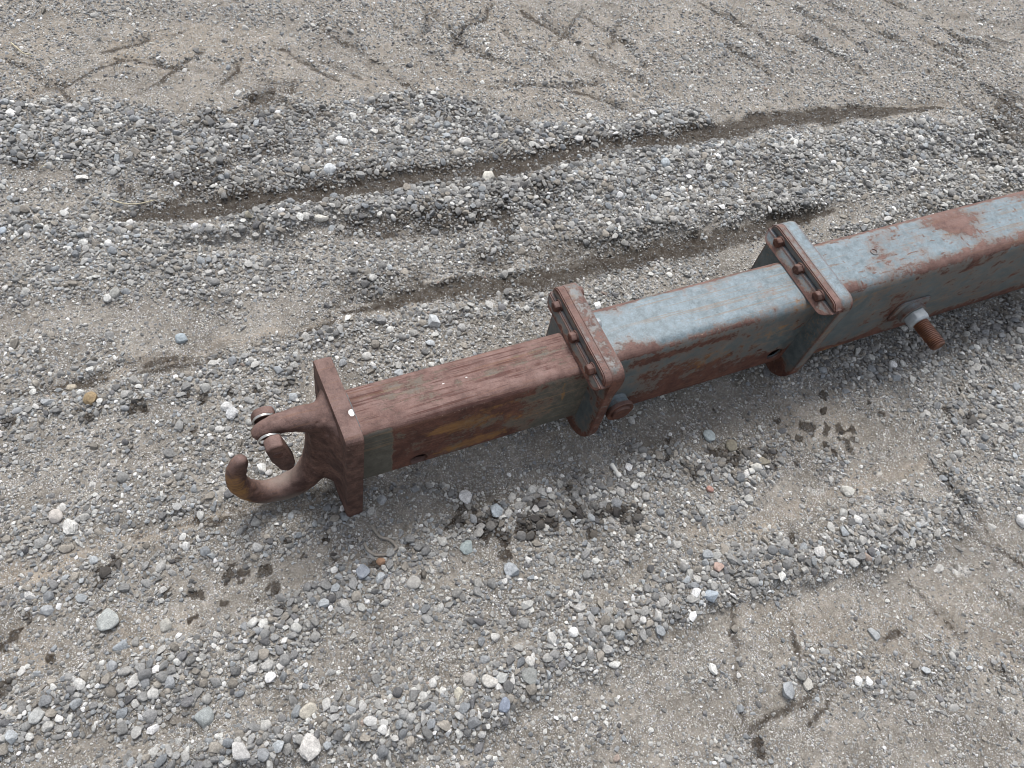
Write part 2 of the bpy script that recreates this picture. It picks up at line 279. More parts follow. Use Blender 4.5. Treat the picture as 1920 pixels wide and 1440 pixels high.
# ------------------------------------------------------------------ numpy noise and painted ground fields
_lat = np.random.default_rng(11).random((256, 256))
def vnoise(x, y):
    xi = np.floor(x).astype(int); yi = np.floor(y).astype(int)
    fx = x - xi; fy = y - yi
    fx = fx * fx * (3 - 2 * fx); fy = fy * fy * (3 - 2 * fy)
    a = _lat[xi & 255, yi & 255]; b = _lat[(xi + 1) & 255, yi & 255]
    c = _lat[xi & 255, (yi + 1) & 255]; d = _lat[(xi + 1) & 255, (yi + 1) & 255]
    return (a * (1 - fx) + b * fx) * (1 - fy) + (c * (1 - fx) + d * fx) * fy
def fbm(x, y, s, o=4):
    v = 0.0; a = 0.5; t = 0.0
    for k in range(o):
        v = v + a * vnoise(x * s + 17.3 * k, y * s + 9.1 * k); t += a
        a *= 0.55; s *= 2.03
    return v / t
def sstep(a, b, v):
    t = np.clip((v - a) / (b - a), 0, 1)
    return t * t * (3 - 2 * t)

X0, X1, Y0, Y1, STEP = -1.3, 4.3, -1.0, 3.5, 0.0075
gx = np.arange(X0, X1 + 1e-6, STEP); gy = np.arange(Y0, Y1 + 1e-6, STEP)
GX, GY = np.meshgrid(gx, gy, indexing='ij')
WX = GX + (fbm(GX, GY, 9.0) - 0.5) * 0.09 + (fbm(GX + 50, GY, 40.0, 2) - 0.5) * 0.03
WY = GY + (fbm(GX + 31, GY + 7, 9.0) - 0.5) * 0.09 + (fbm(GX, GY + 50, 40.0, 2) - 0.5) * 0.03

def paint(strokes, PX=None, PY=None, soft=(0.45, 1.35)):
    PX = WX if PX is None else PX; PY = WY if PY is None else PY
    F = np.zeros_like(GX)
    for val, pts in strokes:
        S = np.zeros_like(GX)
        for (xa, ya, wa), (xb, yb, wb) in zip(pts[:-1], pts[1:]):
            m = max(wa, wb) * 1.5 + 0.12
            i0 = max(int((min(xa, xb) - m - X0) / STEP), 0); i1 = int((max(xa, xb) + m - X0) / STEP) + 2
            j0 = max(int((min(ya, yb) - m - Y0) / STEP), 0); j1 = int((max(ya, yb) + m - Y0) / STEP) + 2
            if i1 <= 0 or j1 <= 0 or i0 >= GX.shape[0] or j0 >= GX.shape[1]:
                continue
            px = PX[i0:i1, j0:j1]; py = PY[i0:i1, j0:j1]
            dx, dy = xb - xa, yb - ya
            t = np.clip(((px - xa) * dx + (py - ya) * dy) / (dx * dx + dy * dy + 1e-12), 0, 1)
            d = np.hypot(px - xa - t * dx, py - ya - t * dy) / (wa + t * (wb - wa) + 1e-6)
            S[i0:i1, j0:j1] = np.maximum(S[i0:i1, j0:j1], 1 - sstep(soft[0], soft[1], d))
        F = np.maximum(F, val * S)
    return F

grav = paint(GRAVEL)
bare = paint(BARE, GX + 0.4 * (WX - GX), GY + 0.4 * (WY - GY))
damp = paint(DAMP_AND_SHADE, GX + 0.4 * (WX - GX), GY + 0.4 * (WY - GY), soft=(0.25, 1.6))
tan = paint(TAN, soft=(0.3, 1.6))
pale = paint(PALE, soft=(0.2, 1.2))
ruts = paint(BARE[:2], GX + 0.4 * (WX - GX), GY + 0.4 * (WY - GY), soft=(0.0, 1.5))
drip = paint([(1.0, [(x, y, r * 1.15), (x + r * 0.3, y + r * 0.4, r * 1.0)]) for x, y, r in DRIPS],
             GX + (fbm(GX, GY, 60.0, 2) - 0.5) * 0.022, GY + (fbm(GX + 9, GY, 60.0, 2) - 0.5) * 0.022, soft=(0.5, 1.25))
def longer(g, e=0.09):
    (xa, ya), (xb, yb) = g[0], g[1]; d = math.hypot(xb - xa, yb - ya); p0 = (xa - (xb - xa) / d * e, ya - (yb - ya) / d * e)
    (xa, ya), (xb, yb) = g[-2], g[-1]; d = math.hypot(xb - xa, yb - ya); p1 = (xb + (xb - xa) / d * e, yb + (yb - ya) / d * e)
    return [p0] + list(g[1:-1] if len(g) > 2 else []) + [p1]
groove = paint([(0.9, [(x, y, 0.0130) for x, y in longer(g)]) for g in GROOVES],
               GX + (fbm(GX, GY, 12.0, 5) - 0.5) * 0.05, GY + (fbm(GX + 3, GY, 12.0, 5) - 0.5) * 0.05, soft=(0.0, 1.5))
groove = groove * np.clip(0.62 + 1.5 * (fbm(GX + 8, GY + 2, 12.0, 3) - 0.4), 0.3, 1.0)
gberm = paint([(1.0, [(x + 0.014, y + 0.018, 0.018) for x, y in g]) for g in GROOVES], soft=(0.0, 1.3))

n1 = fbm(GX, GY, 3.1, 4); n2 = fbm(GX + 5, GY + 8, 11.0, 4); n3 = fbm(GX + 2, GY + 4, 33.0, 3)
far = sstep(1.5, 2.0, GY + 0.22 * (GX - 0.2))
dens = np.clip(0.30 + 0.9 * (n2 - 0.5) + 0.6 * (n1 - 0.5), 0.04, 0.7) * (1 - 0.50 * far)
dens = np.maximum(dens, grav * np.clip(0.95 + 1.2 * (n2 - 0.5), 0.6, 1.2))
dens = np.clip(dens * (1 - np.clip(0.88 + 0.8 * (n3 - 0.5), 0.5, 1.0) * bare), 0.0, 1.0)
dens = np.clip(dens + 0.22 * gberm * far - 0.1 * groove, 0, 1)
dampr = paint(DAMP_AND_SHADE[:2], GX + 0.3 * (WX - GX), GY + 0.3 * (WY - GY), soft=(0.15, 1.5)) * np.clip(0.92 + 0.7 * (n2 - 0.5), 0.6, 1)
damp = np.clip(damp * (0.95 + 1.3 * (n3 - 0.5) + 1.2 * (n2 - 0.5)), 0, 1)
damp = np.maximum(damp, dampr)
mott = paint([(1.0, [(-0.1, 1.62, 0.10), (0.25, 1.58, 0.13), (0.6, 1.40, 0.13), (0.85, 1.36, 0.10)]), (0.55, [(-0.4, 1.75, 0.12), (0.3, 1.85, 0.15), (0.9, 1.60, 0.12)]), (0.5, [(0.3, 1.15, 0.10), (0.9, 1.12, 0.10), (1.6, 1.10, 0.08)])], soft=(0.2, 1.4))
damp = np.maximum(damp, mott * sstep(0.47, 0.57, fbm(GX + 13, GY + 3, 13.0, 5)) * 1.0)
damp = np.maximum(damp, 0.75 * groove)
damp = np.maximum(damp, drip * np.clip(0.95 + 1.0 * (n3 - 0.5), 0.5, 1))
tanw = np.clip(np.maximum(tan, 0.75 * far * np.clip(0.5 + 2.2 * (n1 - 0.4), 0, 1)) * (0.6 + 1.0 * (n2 - 0.4)), 0, 1)
palew = np.clip(pale * sstep(0.45, 0.62, fbm(GX, GY, 70.0, 3) + 0.1 * pale), 0, 1)

H = 0.004 + 0.010 * (n1 - 0.5) + 0.012 * (n2 - 0.5) + 0.006 * (n3 - 0.5) + 0.014 * grav * (0.6 + 0.8 * (n2 - 0.4))
H = H + 0.016 * paint(GRAVEL[2:3] + GRAVEL[4:5] + GRAVEL[13:14], soft=(0.0, 1.5))
H = H - 0.012 * ruts * np.clip(0.75 + 1.2 * (n2 - 0.45), 0.4, 1.2) - 0.004 * bare - 0.020 * groove + 0.007 * gberm
H = H + np.maximum(ruts, damp * 0.6) * 0.016 * (fbm(GX + 4, GY + 6, 28.0, 4) - 0.5)
under = sstep(0.20, 0.12, np.abs(GY - 0.69)) * sstep(-0.2, -0.1, GX)
H = H * (1 - under) + np.clip(H * 0.6, -0.01, 0.014) * under

for (fx, fy, top_) in ((0.635, 0.665, 0.034), (1.178, 0.675, 0.025), (0.128, 0.690, 0.012)):   # soil and stones pushed up round the feet
    H = np.maximum(H, top_ * np.exp(-((GX - fx) / 0.055) ** 2 - ((GY - fy) / 0.125) ** 4) * (0.9 + 0.5 * (n3 - 0.5)))

def sample(F, x, y):
    u = np.clip((x - X0) / STEP, 0, GX.shape[0] - 1.001); v = np.clip((y - Y0) / STEP, 0, GX.shape[1] - 1.001)
    i = u.astype(int); j = v.astype(int); fu = u - i; fv = v - j
    return (F[i, j] * (1 - fu) + F[i + 1, j] * fu) * (1 - fv) + (F[i, j + 1] * (1 - fu) + F[i + 1, j + 1] * fu) * fv

# ------------------------------------------------------------------ node helpers and materials
class NT:
    def __init__(self, name):
        self.m = bpy.data.materials.new(name); self.m.use_nodes = True
        self.t = self.m.node_tree; self.t.nodes.clear()
        self.out = self.n('ShaderNodeOutputMaterial'); self.b = self.n('ShaderNodeBsdfPrincipled')
        self.t.links.new(self.b.outputs[0], self.out.inputs[0])
    def n(self, k, **kw):
        q = self.t.nodes.new(k)
        for a, v in kw.items(): setattr(q, a, v)
        return q
    def put(self, s, v):
        if isinstance(v, bpy.types.NodeSocket): self.t.links.new(v, s)
        elif isinstance(v, tuple) and len(v) == 3 and s.type == 'RGBA': s.default_value = (*v, 1)
        else: s.default_value = v
    def math(self, op, a, b=0.0, c=None, clamp=False):
        q = self.n('ShaderNodeMath', operation=op, use_clamp=clamp)
        self.put(q.inputs[0], a); self.put(q.inputs[1], b)
        if c is not None: self.put(q.inputs[2], c)
        return q.outputs[0]
    def add(self, a, b): return self.math('ADD', a, b)
    def mul(self, a, b): return self.math('MULTIPLY', a, b)
    def step(self, v, lo, hi, a=0.0, b=1.0):
        q = self.n('ShaderNodeMapRange', interpolation_type='SMOOTHSTEP')
        for i, w in enumerate((v, lo, hi, a, b)): self.put(q.inputs[i], w)
        return q.outputs[0]
    def lin(self, v, lo, hi, a=0.0, b=1.0):
        q = self.n('ShaderNodeMapRange')
        for i, w in enumerate((v, lo, hi, a, b)): self.put(q.inputs[i], w)
        return q.outputs[0]
    def mix(self, f, a, b, kind='MIX'):
        q = self.n('ShaderNodeMix', data_type='RGBA', blend_type=kind)
        self.put(q.inputs[0], f); self.put(q.inputs[6], a); self.put(q.inputs[7], b)
        return q.outputs[2]
    def attr(self, name, kind='GEOMETRY', out='Fac'):
        q = self.n('ShaderNodeAttribute', attribute_name=name, attribute_type=kind)
        return q.outputs[out]
    def coord(self, which='Object'): return self.n('ShaderNodeTexCoord').outputs[which]
    def mapping(self, v, sc=(1, 1, 1), rot=(0, 0, 0), loc=(0, 0, 0)):
        q = self.n('ShaderNodeMapping'); self.put(q.inputs['Vector'], v)
        q.inputs['Scale'].default_value = sc; q.inputs['Rotation'].default_value = rot; q.inputs['Location'].default_value = loc
        return q.outputs[0]
    def noise(self, v, s, d=4.0, r=0.55, out=0):
        q = self.n('ShaderNodeTexNoise'); self.put(q.inputs['Vector'], v)
        q.inputs['Scale'].default_value = s; q.inputs['Detail'].default_value = d; q.inputs['Roughness'].default_value = r
        return q.outputs[out]
    def voro(self, v, s, feat='F1'):
        q = self.n('ShaderNodeTexVoronoi', feature=feat); self.put(q.inputs['Vector'], v); q.inputs['Scale'].default_value = s
        return q
    def bump(self, h, dist=0.002, st=1.0, nrm=None):
        q = self.n('ShaderNodeBump'); self.put(q.inputs['Height'], h)
        q.inputs['Distance'].default_value = dist; q.inputs['Strength'].default_value = st
        if nrm is not None: self.put(q.inputs['Normal'], nrm)
        return q.outputs[0]

def ground_material():
    k = NT('gravelly_dirt'); v = k.coord('Object')
    a = k.noise(v, 7.0, 6.0, 0.6); b = k.noise(v, 55.0, 5.0, 0.65); c = k.noise(v, 420.0, 3.0, 0.6)
    base = k.mix(k.step(a, 0.35, 0.66), (0.145, 0.131, 0.113), (0.232, 0.212, 0.185))
    base = k.mix(k.mul(k.attr('tanw'), 0.85), base, (0.275, 0.232, 0.183))
    base = k.mix(1.0, base, k.n('ShaderNodeCombineColor').outputs[0], 'MIX') if False else base
    f = k.add(k.lin(b, 0.3, 0.7, 0.62, 1.28), k.lin(c, 0.3, 0.7, -0.30, 0.30))
    q = k.n('ShaderNodeVectorMath', operation='SCALE'); k.put(q.inputs[0], base); k.put(q.inputs['Scale'], f)
    base = q.outputs[0]
    hgt = k.mul(b, 0.6)
    damp_ = k.attr('damp'); dn = k.add(k.mul(k.add(k.noise(v, 75.0, 5.0, 0.7), -0.5), 1.1), k.mul(k.add(c, -0.5), 0.5))
    damp_ = k.mul(k.step(k.add(damp_, dn), 0.30, 0.62), k.step(damp_, 0.04, 0.35))
    damp_ = k.mul(damp_, k.lin(b, 0.35, 0.65, 0.60, 1.0))
    for s, lim, thr, lo, hi in ((150.0, 0.42, 0.60, 0.16, 0.52), (290.0, 0.45, 0.50, 0.13, 0.58), (520.0, 0.5, 0.45, 0.10, 0.55)):
        w = k.voro(k.mapping(v, loc=(s, s * 0.3, 0)), s)
        sep = k.n('ShaderNodeSeparateColor'); k.put(sep.inputs[0], w.outputs['Color'])
        g = k.lin(sep.outputs[0], 0.0, 1.0, lo, hi)
        cc = k.n('ShaderNodeCombineColor'); k.put(cc.inputs[0], g); k.put(cc.inputs[1], k.mul(g, 0.985)); k.put(cc.inputs[2], k.mul(g, k.lin(sep.outputs[2], 0, 1, 0.88, 1.03)))
        gate = k.mul(k.step(sep.outputs[1], thr, thr + 0.04), k.step(w.outputs['Distance'], lim, lim - 0.1))
        gate = k.mul(gate, k.step(k.noise(v, 16.0, 4.0), 0.38, 0.60, 0.35, 1.0))
        base = k.mix(gate, base, cc.outputs[0])
        hgt = k.add(hgt, k.mul(gate, k.mul(k.math('SUBTRACT', lim, w.outputs['Distance']), 120.0 / s)))
    base = k.mix(k.mul(k.attr('palew'), 0.9), base, (0.56, 0.555, 0.53))
    base = k.mix(k.mul(damp_, 0.95), base, (0.021, 0.0145, 0.0098))
    k.put(k.b.inputs['Base Color'], base)
    k.put(k.b.inputs['Roughness'], 0.95)
    k.b.inputs['Specular IOR Level'].default_value = 0.12
    k.put(k.b.inputs['Normal'], k.bump(hgt, 0.0045, 0.9))
    return k.m

def stone_material(name, kind):
    k = NT(name); v = k.coord('Object')
    col = k.attr('col', kind, 'Color'); damp_ = k.attr('damp', kind)
    a = k.noise(v, 2.2, 5.0, 0.65); b = k.noise(v, 9.0, 5.0, 0.7)
    f = k.mul(k.lin(a, 0.3, 0.7, 0.65, 1.28), k.lin(b, 0.3, 0.7, 0.75, 1.25))
    q = k.n('ShaderNodeVectorMath', operation='SCALE'); k.put(q.inputs[0], col); k.put(q.inputs['Scale'], f)
    c = k.mix(k.step(k.noise(v, 3.0, 3.0, 0.5), 0.60, 0.72, 0.0, 0.45), q.outputs[0], (0.34, 0.325, 0.30))
    c = k.mix(k.mul(damp_, 0.9), c, (0.030, 0.023, 0.018))
    k.put(k.b.inputs['Base Color'], c)
    k.put(k.b.inputs['Roughness'], k.lin(damp_, 0, 1, 0.85, 0.5))
    k.b.inputs['Specular IOR Level'].default_value = 0.3
    k.put(k.b.inputs['Normal'], k.bump(k.add(b, k.noise(v, 30.0, 3.0, 0.6)), 0.0016, 0.7))
    return k.m

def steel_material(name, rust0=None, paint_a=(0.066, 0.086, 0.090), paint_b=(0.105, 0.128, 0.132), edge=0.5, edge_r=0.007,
                   rust_a=(0.056, 0.020, 0.014), rust_b=(0.138, 0.058, 0.039), seed=0.0, chalk=(0.190, 0.243, 0.278), rough=0.50, rust_dust_toplit=(0.190, 0.126, 0.113)):  # chalk and rust dust colours also carry the light on upward faces
    """weathered blue-grey paint over rust; masks come from the painted vertex attributes"""
    k = NT(name); v = k.mapping(k.coord('Object'), loc=(seed, seed * 0.7, seed * 0.3))
    n_big = k.noise(v, 13.0, 8.0, 0.68); n_mid = k.noise(v, 48.0, 6.0, 0.7); n_fin = k.noise(v, 210.0, 6.0, 0.75); n_vf = k.noise(v, 520.0, 3.0, 0.7)
    streak = k.noise(k.mapping(v, (5, 75, 75)), 1.6, 5.0, 0.65)
    r = k.attr('rust') if rust0 is None else rust0
    sk = k.attr('streak')
    r = k.add(r, k.mul(k.add(n_big, -0.5), 1.25)); r = k.add(r, k.mul(k.add(n_mid, -0.5), 0.95)); r = k.add(r, k.mul(k.add(n_fin, -0.5), 0.45))
    r = k.add(r, k.mul(k.mul(k.add(streak, -0.5), sk), 1.6))
    scf = k.math('MAXIMUM', k.step(k.noise(k.mapping(v, (28, 130, 60), (0.2, 0.1, 0.75)), 1.0, 3.0, 0.6), 0.60, 0.66), k.step(k.noise(k.mapping(v, (60, 20, 60), (0.3, 0.1, 0.35), (3, 1, 2)), 1.0, 4.0, 0.65), 0.62, 0.68))
    r = k.add(r, k.mul(k.mul(scf, k.attr('scuff')), 0.5))
    if edge > 0:
        bev = k.n('ShaderNodeBevel', samples=4); bev.inputs['Radius'].default_value = edge_r
        geo = k.n('ShaderNodeNewGeometry')
        dt = k.n('ShaderNodeVectorMath', operation='DOT_PRODUCT'); k.put(dt.inputs[0], bev.outputs[0]); k.put(dt.inputs[1], geo.outputs['Normal'])
        e = k.step(dt.outputs['Value'], 0.995, 0.90)
        r = k.add(r, k.mul(e, edge))
    m = k.step(r, 0.43, 0.58); halo = k.step(r, 0.20, 0.50)
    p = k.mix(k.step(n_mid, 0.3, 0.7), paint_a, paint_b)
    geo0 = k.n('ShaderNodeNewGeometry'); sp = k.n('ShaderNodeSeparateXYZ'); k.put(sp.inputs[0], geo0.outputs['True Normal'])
    upw = k.step(sp.outputs[2], 0.15, 0.95)     # oxidised, dusty film; also paints upward faces lit and leaves sides darker
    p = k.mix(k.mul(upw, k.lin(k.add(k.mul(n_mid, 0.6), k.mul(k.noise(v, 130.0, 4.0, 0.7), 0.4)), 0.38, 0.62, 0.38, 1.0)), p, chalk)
    p = k.mix(k.mul(halo, 0.7), p, (0.155, 0.105, 0.078))
    # long thin scratches, in three directions
    sc = None
    for rot, sx, th in (((0.2, 0.5, 0.6), 2.6, 0.635), ((0.6, -0.8, -0.5), 2.5, 0.63), ((0.9, 0.9, 1.1), 2.2, 0.625)):
        s_ = k.step(k.noise(k.mapping(v, (sx, 160, 160), rot), 1.0, 2.0, 0.5), th, th + 0.03)
        sc = s_ if sc is None else k.math('MAXIMUM', sc, s_)
    sc = k.mul(sc, k.step(k.noise(v, 9.0, 3.0), 0.40, 0.6))
    p = k.mix(k.mul(sc, 0.5), p, (0.20, 0.135, 0.08))
    n_r = k.noise(v, 30.0, 6.0, 0.7)
    rc = k.mix(k.step(n_r, 0.32, 0.66), rust_a, rust_b)
    rc = k.mix(k.step(n_fin, 0.48, 0.68, 0.0, 0.7), rc, (0.034, 0.013, 0.010))
    if rust0 is not None: rc = k.mix(k.step(n_big, 0.46, 0.62, 0.0, 0.6), rc, (0.034, 0.015, 0.012))
    rc = k.mix(k.mul(upw, k.lin(n_r, 0.35, 0.65, 0.34, 0.85)), rc, rust_dust_toplit)
    streak2 = k.noise(k.mapping(v, (3.5, 190, 190), (0.0, 0.0, 0.06)), 1.0, 3.0, 0.6)
    rc = k.mix(k.mul(k.step(streak, 0.54, 0.66, 0.0, 0.6), k.lin(sk, 0.0, 0.7, 0.35, 1.0)) if rust0 is None else 0.0, rc, (0.044, 0.016, 0.013))
    if rust0 is None: rc = k.mix(k.mul(k.mul(k.step(streak2, 0.53, 0.60, 0.0, 0.85), k.step(n_big, 0.42, 0.56)), k.lin(sk, 0.1, 0.7, 0.0, 1.0)), rc, (0.075, 0.028, 0.022))
    rc = k.mix(k.mul(sc, 0.4), rc, (0.17, 0.09, 0.055))
    org = k.step(k.add(k.attr('orange'), k.mul(k.add(n_mid, -0.5), 1.3)), 0.36, 0.68)
    org = k.mul(org, k.step(k.noise(k.mapping(v, (12, 140, 140)), 1.0, 4.0, 0.6), 0.36, 0.60, 0.35, 1.0))
    c = k.mix(m, p, rc)
    q0 = k.n('ShaderNodeVectorMath', operation='SCALE'); k.put(q0.inputs[0], c); k.put(q0.inputs['Scale'], k.add(k.lin(n_vf, 0.3, 0.7, 0.80, 1.20), k.lin(n_mid, 0.3, 0.7, -0.10, 0.10)))
    c = q0.outputs[0]
    c = k.mix(k.mul(org, 0.85), c, (0.255, 0.130, 0.040))
    flk = k.step(k.add(k.attr('fleck'), k.mul(k.add(n_fin, -0.5), 1.5)), 0.52, 0.60)
    c = k.mix(k.mul(flk, 0.8), c, (0.52, 0.36, 0.27))
    wh = k.step(k.add(k.attr('white'), k.mul(k.add(n_mid, -0.5), 0.8)), 0.45, 0.52)
    c = k.mix(wh, c, (0.72, 0.72, 0.70))
    c = k.mix(k.mul(k.attr('dust'), k.step(n_big, 0.3, 0.7, 0.4, 1.0)), c, (0.27, 0.245, 0.21))
    k.put(k.b.inputs['Base Color'], c)
    k.put(k.b.inputs['Roughness'], k.add(k.lin(m, 0, 1, rough, 0.78), k.lin(n_mid, 0.3, 0.7, -0.07, 0.09)))
    k.b.inputs['Specular IOR Level'].default_value = 0.42
    hh = k.add(k.mul(m, k.add(k.add(n_fin, n_mid), k.mul(n_vf, 0.5))), k.mul(k.math('SUBTRACT', 1.0, m), 0.9))
    hh = k.add(hh, k.mul(k.mul(streak, m), 0.8))
    k.put(k.b.inputs['Normal'], k.bump(hh, 0.0011, 0.8))
    return k.m

def plain_material(name, col, rough=0.6, metal=0.0, var=0.25, scale=60.0):
    k = NT(name); v = k.coord('Object')
    n = k.noise(v, scale, 5.0, 0.65)
    q = k.n('ShaderNodeVectorMath', operation='SCALE'); q.inputs[0].default_value = col; k.put(q.inputs['Scale'], k.lin(n, 0.3, 0.7, 1 - var, 1 + var))
    k.put(k.b.inputs['Base Color'], q.outputs[0]); k.b.inputs['Roughness'].default_value = rough; k.b.inputs['Metallic'].default_value = metal
    k.put(k.b.inputs['Normal'], k.bump(n, 0.0008, 0.5))
    return k.m

M_ground = ground_material()
M_stone_inst = stone_material('gravel_stone', 'INSTANCER')
M_stone_obj = stone_material('loose_stone', 'OBJECT')
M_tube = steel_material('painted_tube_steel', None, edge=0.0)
M_tube_in = steel_material('worn_sliding_tube_steel', None, paint_a=(0.070, 0.066, 0.052), paint_b=(0.105, 0.098, 0.080), edge=0.0, seed=1.3, chalk=(0.165, 0.140, 0.128), rough=0.78, rust_dust_toplit=(0.225, 0.152, 0.138))
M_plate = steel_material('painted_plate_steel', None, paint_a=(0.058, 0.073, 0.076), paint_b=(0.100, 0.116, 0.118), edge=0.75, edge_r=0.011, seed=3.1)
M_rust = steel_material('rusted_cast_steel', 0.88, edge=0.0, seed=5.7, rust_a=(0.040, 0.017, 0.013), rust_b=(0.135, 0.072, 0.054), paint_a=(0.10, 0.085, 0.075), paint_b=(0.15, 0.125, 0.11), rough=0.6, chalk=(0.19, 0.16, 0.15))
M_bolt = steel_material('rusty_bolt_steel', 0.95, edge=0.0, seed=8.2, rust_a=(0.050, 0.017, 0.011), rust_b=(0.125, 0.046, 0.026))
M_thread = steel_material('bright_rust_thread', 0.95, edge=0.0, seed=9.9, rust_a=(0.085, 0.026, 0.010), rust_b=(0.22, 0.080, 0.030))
M_zinc = plain_material('zinc_plated_steel', (0.36, 0.39, 0.41), 0.42, 0.35, 0.22)
M_wire = plain_material('spring_wire_steel', (0.55, 0.54, 0.52), 0.3, 0.9, 0.1)
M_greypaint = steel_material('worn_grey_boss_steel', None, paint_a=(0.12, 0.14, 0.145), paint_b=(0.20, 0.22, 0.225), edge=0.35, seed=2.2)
M_cord = plain_material('weathered_cord', (0.23, 0.21, 0.185), 0.85, 0.0, 0.3, 150.0)
M_straw = plain_material('dry_straw', (0.46, 0.41, 0.29), 0.8, 0.0, 0.2, 200.0)

# ------------------------------------------------------------------ object helpers
def link(o, parent=None):
    COL.objects.link(o)
    if parent is not None: o.parent = parent
    return o
def tag(o, label=None, cat=None, group=None, kind=None):
    for a, v in (('label', label), ('category', cat), ('group', group), ('kind', kind)):
        if v: o[a] = v
    return o
def set_attr(me, name, arr):
    at = me.attributes.get(name) or me.attributes.new(name, 'FLOAT', 'POINT')
    at.data.foreach_set('value', np.asarray(arr, dtype=np.float32))
def mesh_np(name, V, F):
    me = bpy.data.meshes.new(name)
    me.from_pydata([tuple(p) for p in V], [], [tuple(f) for f in F])
    me.update()
    return me
def smooth(me, angle=None):
    me.polygons.foreach_set('use_smooth', np.ones(len(me.polygons), dtype=bool))
    if angle is not None:
        me.set_sharp_from_angle(angle=math.radians(angle))
def verts(me):
    a = np.empty(len(me.vertices) * 3, dtype=np.float32); me.vertices.foreach_get('co', a)
    return a.reshape(-1, 3).astype(float)

# ------------------------------------------------------------------ ground: one sheet out to the horizon
ox = np.geomspace(0.05, 220.0, 26)
ax_x = np.concatenate([X0 - ox[::-1], gx, X1 + ox]); ax_y = np.concatenate([Y0 - ox[::-1], gy, Y1 + ox])
nx, ny = len(ax_x), len(ax_y); K = len(ox)
AX, AY = np.meshgrid(ax_x, ax_y, indexing='ij')
def widen(F, outer):
    R = np.pad(F, K, mode='edge')
    d = np.maximum(np.maximum(X0 - AX, AX - X1), np.maximum(Y0 - AY, AY - Y1))
    w = sstep(0.0, 0.5, d)
    return R * (1 - w) + outer * w
AZ = widen(H, 0.004 + 0.02 * (fbm(AX, AY, 0.8, 3) - 0.5))
co = np.stack([AX, AY, AZ], -1).reshape(-1, 3).astype(np.float32)
ii = (np.arange(nx - 1)[:, None] * ny + np.arange(ny - 1)[None, :]).ravel()
quads = np.stack([ii, ii + ny, ii + ny + 1, ii + 1], 1).astype(np.int32)
me = bpy.data.meshes.new('ground')
me.vertices.add(len(co)); me.vertices.foreach_set('co', co.ravel())
me.loops.add(quads.size); me.loops.foreach_set('vertex_index', quads.ravel())
me.polygons.add(len(quads)); me.polygons.foreach_set('loop_start', np.arange(0, quads.size, 4, dtype=np.int32))
me.update(calc_edges=True); me.validate()
smooth(me)
for nm, F, o_ in (('damp', damp, 0.0), ('tanw', tanw, 0.2), ('palew', palew, 0.0)):
    set_attr(me, nm, widen(F, o_).ravel())
me.materials.append(M_ground)
ground = link(bpy.data.objects.new('ground', me))
tag(ground, 'hard packed grey-brown dirt yard scored by tyre tracks and strewn with gravel', None, None, 'structure')

# ------------------------------------------------------------------ stones
def rock_mesh(name, r, npts, round_it=1, flat=1.0, elong=1.0, rough=0.0):
    bm = bmesh.new()
    for _ in range(npts):
        p = r.normal(size=3); p /= np.linalg.norm(p); p *= 0.82 + 0.18 * r.random()
        bm.verts.new((p[0] * elong, p[1] / elong ** 0.5, p[2] * flat))
    res = bmesh.ops.convex_hull(bm, input=bm.verts)
    junk = [g for g in res['geom_interior'] if isinstance(g, bmesh.types.BMVert)]
    bmesh.ops.delete(bm, geom=junk, context='VERTS')
    loose = [v_ for v_ in bm.verts if not v_.link_faces]
    bmesh.ops.delete(bm, geom=loose, context='VERTS')
    for q in range(round_it):
        bmesh.ops.subdivide_edges(bm, edges=bm.edges[:], cuts=1, use_grid_fill=True)
        bmesh.ops.triangulate(bm, faces=bm.faces[:])
        bmesh.ops.smooth_vert(bm, verts=bm.verts[:], factor=0.27 if q == 0 else 0.3, use_axis_x=True, use_axis_y=True, use_axis_z=True)
    if rough > 0:
        for v_ in bm.verts: v_.co *= 1 + rough * (r.random() - 0.5)
    c = np.array([v_.co for v_ in bm.verts]); ext = (c.max(0) - c.min(0))
    s = 2.0 / ((ext[0] + ext[1]) / 2); mid = (c.max(0) + c.min(0)) / 2
    for v_ in bm.verts: v_.co = (v_.co - Vector(mid)) * s
    bmesh.ops.recalc_face_normals(bm, faces=bm.faces[:])
    m = bpy.data.meshes.new(name); bm.to_mesh(m); bm.free()
    smooth(m, 38)
    return m

PALETTE = np.array([(.25, .25, .245), (.30, .30, .295), (.20, .20, .20), (.36, .355, .34), (.265, .275, .285), (.235, .25, .265), (.43, .425, .41),
                    (.53, .53, .51), (.28, .26, .23), (.31, .285, .25), (.66, .655, .64), (.34, .36, .375), (.16, .16, .165), (.33, .27, .235)])
PW = np.array([14, 15, 8, 13, 6, 4.5, 11, 8, 7, 5, 5, 5, 4, 0.12]); PW = PW / PW.sum()
def tones(n, gain=1.0):
    c = PALETTE[rng.choice(len(PALETTE), n, p=PW)] * (0.68 + 0.62 * rng.random((n, 1)))
    return np.clip(c * gain, 0.03, 0.8)

# camera-independent work area: the yard around the boom
TL, TR, BR, BL = (-0.75, 2.95), (3.75, 2.2), (1.75, -0.75), (-1.0, -0.1)
def inside(x, y):
    ok = np.ones_like(x, dtype=bool); P = [TL, TR, BR, BL]
    for a, b in zip(P, P[1:] + P[:1]):
        ok &= ((b[0] - a[0]) * (y - a[1]) - (b[1] - a[1]) * (x - a[0])) <= 0
    return ok

